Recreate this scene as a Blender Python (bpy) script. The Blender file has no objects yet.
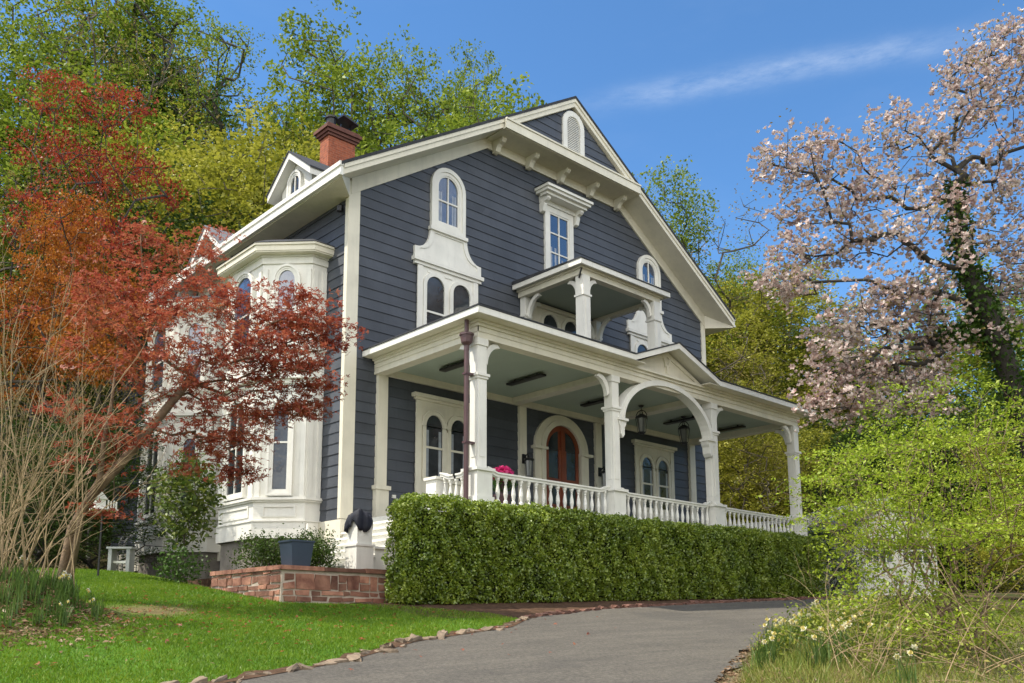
import bpy, math, random
import numpy as np
SC = bpy.context.scene
COL = SC.collection
R_ = math.radians
rng = np.random.default_rng(7)
random.seed(7)

# ---------------------------------------------------------------- objects
ORG = {}          # world origin of every object we make
def tag(o, label=None, cat=None, group=None, kind=None):
    if label: o['label'] = label
    if cat: o['category'] = cat
    if group: o['group'] = group
    if kind: o['kind'] = kind
    return o
def thing(name, loc, label, cat, group=None):
    o = bpy.data.objects.new(name, None); COL.objects.link(o)
    o.empty_display_size = .2; o.location = loc
    ORG[o.name] = tuple(loc)
    return tag(o, label, cat, group)
def link(me, name, parent=None, loc=(0, 0, 0)):
    o = bpy.data.objects.new(name, me); COL.objects.link(o)
    if parent is not None:
        o.parent = parent; ORG[o.name] = ORG[parent.name]; o.location = loc
    else:
        o.location = loc; ORG[o.name] = tuple(loc)
    return o
def dup(root, loc, rz=0., sc=1., label=None, group=None):
    r = root.copy(); COL.objects.link(r); r.location = loc; r.rotation_euler = (0, 0, rz)
    r.scale = (sc, sc, sc) if not hasattr(sc, '__len__') else sc
    if label: r['label'] = label
    if group: r['group'] = group
    for ch in list(root.children):
        c = ch.copy(); COL.objects.link(c); c.parent = r
        for g in list(ch.children):
            d = g.copy(); COL.objects.link(d); d.parent = c
    return r

class Fr:
    """a wall frame: u runs to the right seen from outside, w outward, v is height"""
    def __init__(s, o, u, n): s.o, s.u, s.n = np.array(o, float), np.array(u, float), np.array(n, float)
    def __call__(s, u, v, w): 
        p = s.o + s.u*u + s.n*w
        return (p[0], p[1], p[2] + v)
class MB:
    def __init__(s): s.v = []; s.f = []; s.mi = []
    def add(s, pts, faces, m=0):
        b = len(s.v); s.v += [tuple(map(float, p)) for p in pts]
        for f in faces: s.f.append([b+i for i in f]); s.mi.append(m)
        return s
    def box(s, x0, x1, y0, y1, z0, z1, fr=None, m=0):
        P = [(x0,y0,z0),(x1,y0,z0),(x1,y1,z0),(x0,y1,z0),(x0,y0,z1),(x1,y0,z1),(x1,y1,z1),(x0,y1,z1)]
        if fr: P = [fr(a, c, b) for a, b, c in P]
        return s.add(P, [(0,3,2,1),(4,5,6,7),(0,1,5,4),(1,2,6,5),(2,3,7,6),(3,0,4,7)], m)
    def fbox(s, fr, u0, u1, v0, v1, w0, w1, m=0): return s.box(u0, u1, w0, w1, v0, v1, fr, m)
    def hexa(s, P, m=0): return s.add(P, [(0,3,2,1),(4,5,6,7),(0,1,5,4),(1,2,6,5),(2,3,7,6),(3,0,4,7)], m)
    def prism(s, pts, w0, w1, fr, m=0):
        n = len(pts)
        P = [fr(u, v, w0) for u, v in pts] + [fr(u, v, w1) for u, v in pts]
        F = [tuple(range(n))[::-1], tuple(range(n, 2*n))] + [(i, (i+1) % n, n+(i+1) % n, n+i) for i in range(n)]
        return s.add(P, F, m)
    def ring(s, outer, inner, w0, w1, fr, closed=True, m=0):
        n = len(outer)
        P = [fr(u, v, w1) for u, v in outer]+[fr(u, v, w1) for u, v in inner]+[fr(u, v, w0) for u, v in outer]+[fr(u, v, w0) for u, v in inner]
        F = []
        for i in range(n if closed else n-1):
            j = (i+1) % n
            F += [(i, j, n+j, n+i), (2*n+i, 2*n+j, j, i), (n+i, n+j, 3*n+j, 3*n+i), (3*n+i, 3*n+j, 2*n+j, 2*n+i)]
        if not closed: F += [(0, n, 3*n, 2*n), (n-1, 2*n+n-1, 3*n+n-1, n+n-1)]
        return s.add(P, F, m)
    def tube(s, pts, rad, n=6, m=0, cap=True):
        pts = [np.array(p, float) for p in pts]
        if not hasattr(rad, '__len__'): rad = [rad]*len(pts)
        V = []; k = len(pts); a = None
        for i in range(k):
            t = pts[min(i+1, k-1)] - pts[max(i-1, 0)]
            L = np.linalg.norm(t); t = t/L if L > 1e-9 else np.array([0, 0, 1.])
            if a is None:
                a = np.cross(t, [0, 0, 1.] if abs(t[2]) < .9 else [1., 0, 0])
            a = a - t*(a@t); a /= (np.linalg.norm(a)+1e-12)
            b = np.cross(t, a)
            for j in range(n):
                th = 2*math.pi*j/n
                V.append(pts[i] + rad[i]*(math.cos(th)*a + math.sin(th)*b))
        F = [(i*n+j, i*n+(j+1) % n, (i+1)*n+(j+1) % n, (i+1)*n+j) for i in range(k-1) for j in range(n)]
        if cap: F += [tuple(range(n))[::-1], tuple((k-1)*n+j for j in range(n))]
        return s.add(V, F, m)
    def lathe(s, prof, c, n=12, m=0):
        V = []; 
        for r, z in prof:
            for j in range(n):
                th = 2*math.pi*j/n
                V.append((c[0]+r*math.cos(th), c[1]+r*math.sin(th), c[2]+z))
        k = len(prof)
        F = [(i*n+j, i*n+(j+1) % n, (i+1)*n+(j+1) % n, (i+1)*n+j) for i in range(k-1) for j in range(n)]
        F += [tuple(range(n))[::-1], tuple((k-1)*n+j for j in range(n))]
        return s.add(V, F, m)
    def clusters(s, tol=.012):
        par = list(range(len(s.v)))
        def fd(i):
            while par[i] != i: par[i] = par[par[i]]; i = par[i]
            return i
        for f in s.f:
            for i in f[1:]: par[fd(f[0])] = fd(i)
        isl = {}
        for k, f in enumerate(s.f): isl.setdefault(fd(f[0]), []).append(k)
        isl = list(isl.values()); bb = []
        for fs in isl:
            P = np.array([s.v[i] for k in fs for i in s.f[k]]); bb.append((P.min(0)-tol, P.max(0)+tol))
        g = list(range(len(isl)))
        def fg(i):
            while g[i] != i: g[i] = g[g[i]]; i = g[i]
            return i
        for i in range(len(isl)):
            for j in range(i):
                if fg(i) != fg(j) and (bb[i][0] <= bb[j][1]).all() and (bb[j][0] <= bb[i][1]).all(): g[fg(i)] = fg(j)
        out = {}
        for i, fs in enumerate(isl): out.setdefault(fg(i), []).extend(fs)
        return list(out.values())
    def build_each(s, name, mats, parent=None):
        """one object for each group of pieces that touch"""
        res = []
        for fs in s.clusters():
            m = MB(); mp = {}
            for k in fs:
                for i in s.f[k]:
                    if i not in mp: mp[i] = len(m.v); m.v.append(s.v[i])
                m.f.append([mp[i] for i in s.f[k]]); m.mi.append(s.mi[k])
            res.append(m.build(name, mats, parent))
        return res
    def build(s, name, mats, parent=None, loc=None, smooth=False):
        if not isinstance(mats, (list, tuple)): mats = [mats]
        o0 = ORG[parent.name] if parent is not None else (loc or (0, 0, 0))
        me = bpy.data.meshes.new(name)
        me.from_pydata([(a-o0[0], b-o0[1], c-o0[2]) for a, b, c in s.v], [], s.f)
        for m_ in mats: me.materials.append(m_)
        if len(mats) > 1: me.polygons.foreach_set('material_index', s.mi)
        if smooth: me.polygons.foreach_set('use_smooth', [True]*len(s.f))
        me.update()
        return link(me, name, parent, (0, 0, 0) if parent is not None else o0)

def arch(u0, u1, z0, zs, rise, n=14):
    uc, a = (u0+u1)/2, (u1-u0)/2
    return [(u0, z0)] + [(uc - a*math.cos(math.pi*i/n), zs + rise*math.sin(math.pi*i/n)) for i in range(n+1)] + [(u1, z0)]

# ---------------------------------------------------------------- materials
def nt(m): m.use_nodes = True; return m.node_tree, m.node_tree.nodes, m.node_tree.links
def lin(r, g, b): 
    f = lambda c: (c/255)/12.92 if c/255 <= .04045 else (((c/255)+.055)/1.055)**2.4
    return (f(r), f(g), f(b))
def ramp(N, stops, interp='LINEAR'):
    r = N.new('ShaderNodeValToRGB'); r.color_ramp.interpolation = interp
    e = r.color_ramp.elements
    while len(e) < len(stops): e.new(.5)
    for i, (p, c) in enumerate(stops): e[i].position = p; e[i].color = (*c, 1)
    return r
def noise(N, L, scale, detail=4, vec=None, rough=.6):
    t = N.new('ShaderNodeTexNoise'); t.inputs['Scale'].default_value = scale
    t.inputs['Detail'].default_value = detail; t.inputs['Roughness'].default_value = rough
    if vec is not None: L.new(vec, t.inputs['Vector'])
    return t.outputs['Fac']
def mixc(N, L, fac, a, b, mode='MIX'):
    m = N.new('ShaderNodeMix'); m.data_type = 'RGBA'; m.blend_type = mode
    for sock, val in ((m.inputs[0], fac), (m.inputs[6], a), (m.inputs[7], b)):
        if hasattr(val, 'is_output'): L.new(val, sock)
        elif hasattr(val, '__len__'): sock.default_value = (*val[:3], 1)
        else: sock.default_value = val
    return m.outputs[2]
def mth(N, L, op, a, b=None, clamp=False):
    m = N.new('ShaderNodeMath'); m.operation = op; m.use_clamp = clamp
    for i, val in enumerate((a, b)):
        if val is None: continue
        if hasattr(val, 'is_output'): L.new(val, m.inputs[i])
        else: m.inputs[i].default_value = val
    return m.outputs[0]
def solid(name, c, rough=.6, var=.12, vs=1.2, bump=0., bs=40., spec=.5, metal=0., c2=None, grime=0., ior=None, island=0.):
    """painted / plain surface: colour with patchy wear, fine bump"""
    m = bpy.data.materials.new(name); T, N, L = nt(m)
    b = N['Principled BSDF']; g = N.new('ShaderNodeNewGeometry'); pos = g.outputs['Position']
    lo = tuple(x*(1-var) for x in c); hi = tuple(min(1, x*(1+var)) for x in (c2 or c))
    n1 = noise(N, L, vs, 6, pos)
    rp = ramp(N, [(.3, lo), (.7, hi)]); L.new(n1, rp.inputs[0]); col = rp.outputs[0]
    if grime:
        mp = N.new('ShaderNodeMapping'); mp.inputs['Scale'].default_value = (3, 3, .35); L.new(pos, mp.inputs[0])
        n2 = noise(N, L, 2.2, 6, mp.outputs[0], .7)
        r2 = ramp(N, [(.5, (0, 0, 0)), (.8, (1, 1, 1))]); L.new(n2, r2.inputs[0])
        col = mixc(N, L, mth(N, L, 'MULTIPLY', r2.outputs[0], grime), col, tuple(x*.5 for x in c))
    if island:
        h = N.new('ShaderNodeHueSaturation'); L.new(col, h.inputs['Color'])
        L.new(mth(N, L, 'ADD', mth(N, L, 'MULTIPLY', g.outputs['Random Per Island'], 2*island), 1-island), h.inputs['Value'])
        col = h.outputs[0]
    L.new(col, b.inputs['Base Color'])
    b.inputs['Roughness'].default_value = rough; b.inputs['Metallic'].default_value = metal
    b.inputs['Specular IOR Level'].default_value = spec
    if ior: b.inputs['IOR'].default_value = ior
    if bump:
        bp = N.new('ShaderNodeBump'); bp.inputs['Strength'].default_value = bump; bp.inputs['Distance'].default_value = .02
        L.new(noise(N, L, bs, 5, pos), bp.inputs['Height']); L.new(bp.outputs[0], b.inputs['Normal'])
    return m
def leafmat(name, cols, trans=.35, patch=.5, pscale=.45, gloss=.025):
    """leaf: colour picked per leaf, drifting from clump to clump; some light comes through"""
    m = bpy.data.materials.new(name); T, N, L = nt(m); N.remove(N['Principled BSDF'])
    out = N['Material Output']; g = N.new('ShaderNodeNewGeometry')
    n = noise(N, L, pscale, 3, g.outputs['Position'])
    n = mth(N, L, 'ADD', mth(N, L, 'MULTIPLY', mth(N, L, 'SUBTRACT', n, .5), patch*3.), .5)
    f = mth(N, L, 'ADD', mth(N, L, 'MULTIPLY', n, .5), mth(N, L, 'MULTIPLY', g.outputs['Random Per Island'], .5))
    rp = ramp(N, [(i/(len(cols)-1)*.8+.1, c) for i, c in enumerate(cols)]); L.new(f, rp.inputs[0])
    d = N.new('ShaderNodeBsdfDiffuse'); t = N.new('ShaderNodeBsdfTranslucent'); mx = N.new('ShaderNodeMixShader')
    L.new(rp.outputs[0], d.inputs[0]); L.new(rp.outputs[0], t.inputs[0]); mx.inputs[0].default_value = trans
    L.new(d.outputs[0], mx.inputs[1]); L.new(t.outputs[0], mx.inputs[2])
    gl = N.new('ShaderNodeBsdfGlossy'); gl.inputs['Roughness'].default_value = .45; m2 = N.new('ShaderNodeMixShader')
    m2.inputs[0].default_value = gloss; L.new(mx.outputs[0], m2.inputs[1]); L.new(gl.outputs[0], m2.inputs[2])
    L.new(m2.outputs[0], out.inputs[0])
    return m
M = {}
M['siding'] = solid('slate_blue_paint', (.060, .068, .084), .55, .22, 1.1, .25, 45, grime=.4, island=.16)
M['cream'] = solid('cream_paint', (.71, .67, .545), .55, .09, 1.3, .12, 50, grime=.28)
M['white'] = solid('white_paint', (.76, .745, .68), .55, .09, 1.3, .12, 50, grime=.28)
M['ceiling'] = solid('pale_teal_paint', (.40, .47, .39), .5, .06, 1., .05, 50)
M['capbrick'] = solid('dark_cap_brick', (.13, .05, .035), .85, .3, 8., .4, 30)
M['shingle'] = solid('dark_shingle', (.035, .037, .043), .9, .3, 6., .4, 60)
M['slate'] = solid('grey_shingle', (.16, .165, .18), .85, .25, 7., .3, 40)
M['glass'] = solid('window_glass', (.030, .036, .042), .05, .5, 2.5, spec=.5, ior=1.65)
def wavy(m):
    T, N, L = m.node_tree, m.node_tree.nodes, m.node_tree.links; g = N.new('ShaderNodeNewGeometry'); bp = N.new('ShaderNodeBump')
    bp.inputs['Strength'].default_value = .35; bp.inputs['Distance'].default_value = .01; L.new(noise(N, L, 4.5, 2, g.outputs['Position']), bp.inputs['Height']); L.new(bp.outputs[0], N['Principled BSDF'].inputs['Normal'])
wavy(M['glass'])
M['upglass'] = solid('attic_window_glass', (.035, .055, .10), .05, .35, 1.4, spec=.9, ior=2.0)
wavy(M['upglass'])
M['curtain'] = solid('window_curtain', (.30, .33, .37), .8, .25, 5.); M['curtain'].node_tree.nodes['Principled BSDF'].inputs['Coat Weight'].default_value = 1.
M['door'] = solid('red_brown_door', (.20, .045, .016), .35, .25, 3., .05, 30)
M['black'] = solid('black_metal', (.012, .012, .013), .4, .1, 3.)
M['brown'] = solid('brown_metal', (.085, .042, .045), .45, .15, 3.)
M['bark'] = solid('bark', (.085, .07, .052), .9, .35, 5., .8, 30)
M['palebark'] = solid('pale_bark', (.20, .135, .085), .9, .45, 7., 1., 35)
M['twig'] = solid('tan_twig', (.33, .24, .13), .85, .3, 3., .3, 20)
M['darkbark'] = solid('dark_bark', (.045, .04, .033), .9, .35, 5., .8, 30)
M['concrete'] = solid('foundation_stone', (.20, .18, .155), .9, .25, 3., .5, 20)
M['planter'] = solid('blue_grey_planter', (.032, .048, .075), .5, .15, 2.)
M['cloth'] = solid('black_cloth', (.012, .014, .025), .75, .3, 6., .5, 12)
M['lamp_glass'] = solid('lantern_glass', (.16, .17, .16), .1, .1, 3.)
M['metal'] = solid('grey_metal', (.30, .31, .30), .5, .2, 4.)
M['stone'] = solid('tan_edging_stone', (.21, .155, .105), .95, .45, 5., .9, 22)
M['redbrick'] = solid('red_edging_brick', (.17, .085, .062), .95, .35, 6., .8, 25)
M['mortar'] = solid('pale_mortar', (.46, .38, .31), .95, .2, 6., .5, 30)
M['sandstone'] = solid('red_sandstone', (.19, .065, .045), .9, .35, 3.5, .9, 14, c2=(.30, .15, .10), island=.5, grime=.3)

def brickmat():
    m = bpy.data.materials.new('chimney_brick'); T, N, L = nt(m); b = N['Principled BSDF']
    tc = N.new('ShaderNodeNewGeometry'); sx = N.new('ShaderNodeSeparateXYZ'); L.new(tc.outputs['Position'], sx.inputs[0])
    cm = N.new('ShaderNodeCombineXYZ'); L.new(mth(N, L, 'ADD', sx.outputs[0], sx.outputs[1]), cm.inputs[0]); L.new(sx.outputs[2], cm.inputs[1])
    br = N.new('ShaderNodeTexBrick'); L.new(cm.outputs[0], br.inputs['Vector'])
    br.inputs['Scale'].default_value = 1.; br.inputs['Brick Width'].default_value = .22; br.inputs['Row Height'].default_value = .075
    br.inputs['Mortar Size'].default_value = .008; br.inputs['Color1'].default_value = (.26, .06, .025, 1); br.inputs['Color2'].default_value = (.40, .11, .045, 1)
    br.inputs['Mortar'].default_value = (.35, .2, .14, 1)
    L.new(mixc(N, L, .5, br.outputs[0], ramp_noise(N, L, tc.outputs['Position'], 8., (.07, .018, .012), (.42, .11, .045))), b.inputs['Base Color'])
    b.inputs['Roughness'].default_value = .9
    return m
def ramp_noise(N, L, pos, sc, a, b_, lo=.35, hi=.65, detail=6):
    r = ramp(N, [(lo, a), (hi, b_)]); L.new(noise(N, L, sc, detail, pos), r.inputs[0]); return r.outputs[0]
M['brick'] = brickmat()

# ---------------------------------------------------------------- numpy meshes (leaves, branches)
def npmesh(name, V, F, mats, mi=None, smooth=False):
    """V (n,3); F list of (k,4) or (k,3) int arrays"""
    me = bpy.data.meshes.new(name); me.vertices.add(len(V)); me.vertices.foreach_set('co', np.ascontiguousarray(V, np.float32).ravel())
    if not isinstance(F, list): F = [F]
    nl = sum(f.size for f in F); npoly = sum(len(f) for f in F)
    me.loops.add(nl); me.polygons.add(npoly)
    me.loops.foreach_set('vertex_index', np.concatenate([f.ravel() for f in F]).astype(np.int32))
    tot = np.concatenate([np.full(len(f), f.shape[1]) for f in F]); st = np.concatenate([[0], np.cumsum(tot)[:-1]])
    me.polygons.foreach_set('loop_start', st.astype(np.int32))
    if smooth: me.polygons.foreach_set('use_smooth', np.ones(npoly, bool))
    for m_ in (mats if isinstance(mats, (list, tuple)) else [mats]): me.materials.append(m_)
    if mi is not None: me.polygons.foreach_set('material_index', np.asarray(mi, np.int32))
    me.update(calc_edges=True)
    return me
def unit(a): return a/(np.linalg.norm(a, axis=-1, keepdims=True)+1e-9)
def leaf_quads(C, size, rg, up=.5, aspect=.55, dirs=None, droop=0.):
    """diamond leaves at C; up: how much the leaf faces the sky"""
    n = len(C)
    nrm = unit(rg.normal(size=(n, 3)) + np.array([0, 0, 1.])*up*2.2)
    d = rg.normal(size=(n, 3)) if dirs is None else dirs + .5*rg.normal(size=(n, 3))
    d = d + np.array([0, 0, -droop]); d = unit(d - nrm*np.sum(d*nrm, 1, keepdims=True)); s = np.cross(nrm, d)
    L = (size*rg.uniform(.65, 1.3, n))[:, None]; W = L*aspect
    fold = nrm*L*.12
    V = np.stack([C - d*L*.5, C + s*W*.5 - d*L*.05 + fold, C + d*L*.5, C - s*W*.5 - d*L*.05 + fold], 1).reshape(-1, 3)
    return V, np.arange(4*n).reshape(n, 4)
def clump(pts, k, sig, rg, sub=5, tight=.33, flat=1.):
    """k leaves round every point, gathered in a few twig-end clumps; nothing strays far"""
    sig = np.array(sig)*np.ones(3); n = len(pts); d = np.clip(rg.normal(size=(n, sub, 3)), -1.5, 1.5)*sig
    which = rg.integers(0, sub, (n, k)); c = pts[:, None, :]+np.take_along_axis(d, which[:, :, None].repeat(3, 2), 1)
    keep = rg.uniform(size=(n, k)) < rg.uniform(.45, 1., (n, 1))
    c = c+np.clip(rg.normal(size=(n, k, 3)), -1.7, 1.7)*sig*tight
    return c[keep]
def cat(parts):
    V = []; F = []; b = 0
    for v, f in parts: V.append(v); F.append(f+b); b += len(v)
    return np.concatenate(V), np.concatenate(F)
def skeleton(trunk, pts, rg, r0=.012, jit=.12, seg=.9, power=2.3, up=.15, base_r=None):
    """branches that reach every point of pts from the trunk polyline; returns nodes, parent, radius"""
    P = [np.array(p, float) for p in trunk]; par = [-1]+list(range(len(trunk)-1)); dep = [0.]
    for i in range(1, len(P)): dep.append(dep[-1]+np.linalg.norm(P[i]-P[i-1]))
    top = np.array(trunk[-1]); order = np.argsort(np.linalg.norm(pts-top, axis=1)) if len(trunk) > 1 else np.arange(len(pts))
    A = np.zeros((len(P)+len(pts)*6+10, 3)); D = np.zeros(len(A)); n = len(P); A[:n] = P; D[:n] = dep
    lo = max(1, int(len(trunk)*.45)) if len(trunk) > 2 else 0
    for k in order:
        p = pts[k]; dv = A[lo:n]-p; dist = np.linalg.norm(dv, axis=1)
        cost = dist + .12*D[lo:n] + 1.2*np.maximum(0, dv[:, 2])
        i = int(np.argmin(cost))+lo; L = np.linalg.norm(p-A[i]); m = min(5, max(1, int(L/seg)))
        prev = i; a = A[i].copy()
        for q in range(1, m+1):
            t = q/m; x = a+(p-a)*t
            if q < m: x = x + rg.normal(size=3)*jit*L/m + np.array([0, 0, up*L*t*(1-t)])
            A[n] = x; D[n] = D[prev]+np.linalg.norm(x-A[prev]); par.append(prev); prev = n; n += 1
    A = A[:n]; acc = np.zeros(n); kids = [[] for _ in range(n)]
    for i in range(n):
        if par[i] >= 0: kids[par[i]].append(i)
    order2 = sorted(range(n), key=lambda i: -D[i])
    for i in order2:
        if not kids[i]: acc[i] = r0**power
        if par[i] >= 0: acc[par[i]] += acc[i]
    rad = acc**(1/power)
    if base_r: rad = rad*(1+(base_r/rad[0]-1)*(rad/rad[0])**.8)
    return A, par, rad, kids
def branch_mesh(sk, name, mat, n=5, rmax=9., minr=0., extra=None):
    A, par, rad, kids = sk; rad = np.minimum(rad, rmax); mb = MB()
    starts = [(-1, 0)]
    for i in range(len(A)):
        ks = sorted(kids[i], key=lambda k: -rad[k])
        for k in ks[1:]: starts.append((i, k))
    for pa, i in starts:
        ch = ([pa] if pa >= 0 else [])+[i]
        while kids[ch[-1]]: ch.append(max(kids[ch[-1]], key=lambda k: rad[k]))
        if len(ch) < 2: continue
        rr = [rad[c] for c in ch]
        if pa >= 0: rr[0] = rr[1]
        if max(rr) < minr: continue
        rr[-1] *= .5
        mb.tube([A[c] for c in ch], rr, n if max(rr) > .03 else 3, cap=False)
    return mb
def ell(rg, n, c, r, inner=.3):
    d = unit(rg.normal(size=(n, 3))); q = (inner**3+(1-inner**3)*rg.uniform(size=n))**(1/3)
    return np.array(c)+d*q[:, None]*np.array(r)

# ---------------------------------------------------------------- camera geometry (measured from the photograph)
CPX, CPY, CF, CZ = 490., 481.5, 902.7, 1.6
HOR = 628.
_p = math.atan2(HOR-CPY, CF); _az = math.atan2(1510-CPX, math.hypot(CF, HOR-CPY))
FH = np.array([math.cos(_az), math.sin(_az), 0]); RH = np.array([math.sin(_az), -math.cos(_az), 0])
FOR = FH*math.cos(_p)+np.array([0, 0, math.sin(_p)]); UPV = -FH*math.sin(_p)+np.array([0, 0, math.cos(_p)])
def pw(x, y, D):
    """the place D metres ahead that the photograph shows at x, y (used to read off where things stand)"""
    v = RH*(x-CPX)+UPV*(CPY-y)+FOR*CF
    return v*(D/(v@FH))+np.array([0, 0, CZ])
SUN_E, SKY_E, EXPO = 3.0, .15, .95
# ---------------------------------------------------------------- terrain
def sst(a, b, x): t = np.clip((np.asarray(x, float)-a)/(b-a), 0, 1); return t*t*(3-2*t)
DL = np.array([(-14, 5.0), (-6, 6.0), (0, 6.65), (3.46, 7.40), (5.16, 8.02), (6.77, 8.95), (9.06, 9.70), (10.14, 10.45), (12.78, 11.21), (16.56, 11.66), (22.18, 12.03), (27.4, 12.15)])
DR = np.array([(-14, -6), (-6, -4), (2, 1), (6, 3.8), (8.29, 5.6), (10.04, 6.5), (11.33, 7.1), (15.14, 8.5), (22.1, 9.6), (27.4, 9.6)])
def ground(x, y):
    x = np.asarray(x, float); y = np.asarray(y, float)
    plane = .032*x+.134*y
    plate = .032*x+1.69+.03*(y-12.6)+.03*np.maximum(0, y-24)
    far = np.maximum(y, -30)
    plane = np.where(y < -6, .032*x-.8+.03*(y+6), plane)
    k = sst(6.5, 10.5, x)
    flat = np.where(y > 12.6, plate, plane)
    left = np.where(y > 19, .032*x+2.546+.05*(y-19), plane)
    z = left*(1-k)+flat*k
    # the hill behind
    yh = 21+7*sst(3, 10, x)-11*sst(24, 31, x)
    d = np.maximum(0, y-yh); z = z+.50*d*d/(d+3.)
    z = z-.12*np.maximum(0, d-70)
    # bank right of the driveway
    yr = np.interp(x, DR[:, 0], DR[:, 1]); e = yr-y
    z = z+.20*sst(.1, .9, e)*sst(4, 8, x)*(1-.6*sst(2, 6, e))*(1-sst(26, 28, x))
    # flower mound on the left
    c = np.hypot((x-2.9)/1.5, (y-12.3)/1.7); z = z+.40*(1-sst(.2, 1., c))
    return z
def gz(x, y): return float(ground(x, y))
def sheet(name, us, vs, fn, off, mat, kind='structure'):
    X, Y = fn(us[:, None], vs[None, :]); Z = ground(X, Y)+off
    n, m = X.shape; V = np.stack([X, Y, Z], -1).reshape(-1, 3)
    i = np.arange(n-1)[:, None]*m+np.arange(m-1)[None]; F = np.stack([i, i+m, i+m+1, i+1], -1).reshape(-1, 4)
    o = link(npmesh(name, V, F, mat, smooth=True), name); tag(o, kind=kind); return o
def groundmat():
    m = bpy.data.materials.new('woodland_floor'); T, N, L = nt(m); b = N['Principled BSDF']; g = N.new('ShaderNodeNewGeometry'); p = g.outputs['Position']
    a = ramp_noise(N, L, p, 1.1, (.075, .055, .032), (.17, .13, .075))
    c = ramp_noise(N, L, p, 7., (.04, .055, .018), (.10, .105, .035))
    r = ramp(N, [(.42, (0, 0, 0)), (.6, (1, 1, 1))]); L.new(noise(N, L, .5, 6, p), r.inputs[0])
    L.new(mixc(N, L, r.outputs[0], a, c), b.inputs['Base Color']); b.inputs['Roughness'].default_value = 1.; b.inputs['Specular IOR Level'].default_value = .1
    bp = N.new('ShaderNodeBump'); bp.inputs['Strength'].default_value = 1.; bp.inputs['Distance'].default_value = .06
    L.new(noise(N, L, 9, 6, p), bp.inputs['Height']); L.new(bp.outputs[0], b.inputs['Normal']); return m
def lawnmat():
    m = bpy.data.materials.new('lawn_turf'); T, N, L = nt(m); b = N['Principled BSDF']; g = N.new('ShaderNodeNewGeometry'); p = g.outputs['Position']
    a = ramp_noise(N, L, p, 2.2, (.045, .13, .010), (.10, .22, .018))
    c = ramp_noise(N, L, p, 40., (.04, .10, .012), (.14, .24, .04))
    col = mixc(N, L, .45, a, c)
    r = ramp(N, [(.60, (0, 0, 0)), (.72, (1, 1, 1))]); L.new(noise(N, L, .55, 6, p), r.inputs[0])
    col = mixc(N, L, mth(N, L, 'MULTIPLY', r.outputs[0], .45), col, (.17, .135, .07))
    # one worn patch in front of the rear bay
    vm = N.new('ShaderNodeVectorMath'); vm.operation = 'DISTANCE'; L.new(p, vm.inputs[0]); q = BARE; vm.inputs[1].default_value = (q[0], q[1], q[2])
    dd = mth(N, L, 'ADD', vm.outputs['Value'], mth(N, L, 'MULTIPLY', noise(N, L, 2.2, 5, p), 1.2))
    r2 = ramp(N, [(.55, (1, 1, 1)), (.9, (0, 0, 0))]); L.new(mth(N, L, 'MULTIPLY', dd, .6), r2.inputs[0])
    col = mixc(N, L, mth(N, L, 'MULTIPLY', r2.outputs[0], .8), col, (.22, .155, .085))
    L.new(col, b.inputs['Base Color']); b.inputs['Roughness'].default_value = 1.; b.inputs['Specular IOR Level'].default_value = .1
    bp = N.new('ShaderNodeBump'); bp.inputs['Strength'].default_value = .8; bp.inputs['Distance'].default_value = .03
    L.new(noise(N, L, 35, 4, p), bp.inputs['Height']); L.new(bp.outputs[0], b.inputs['Normal']); return m
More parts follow.
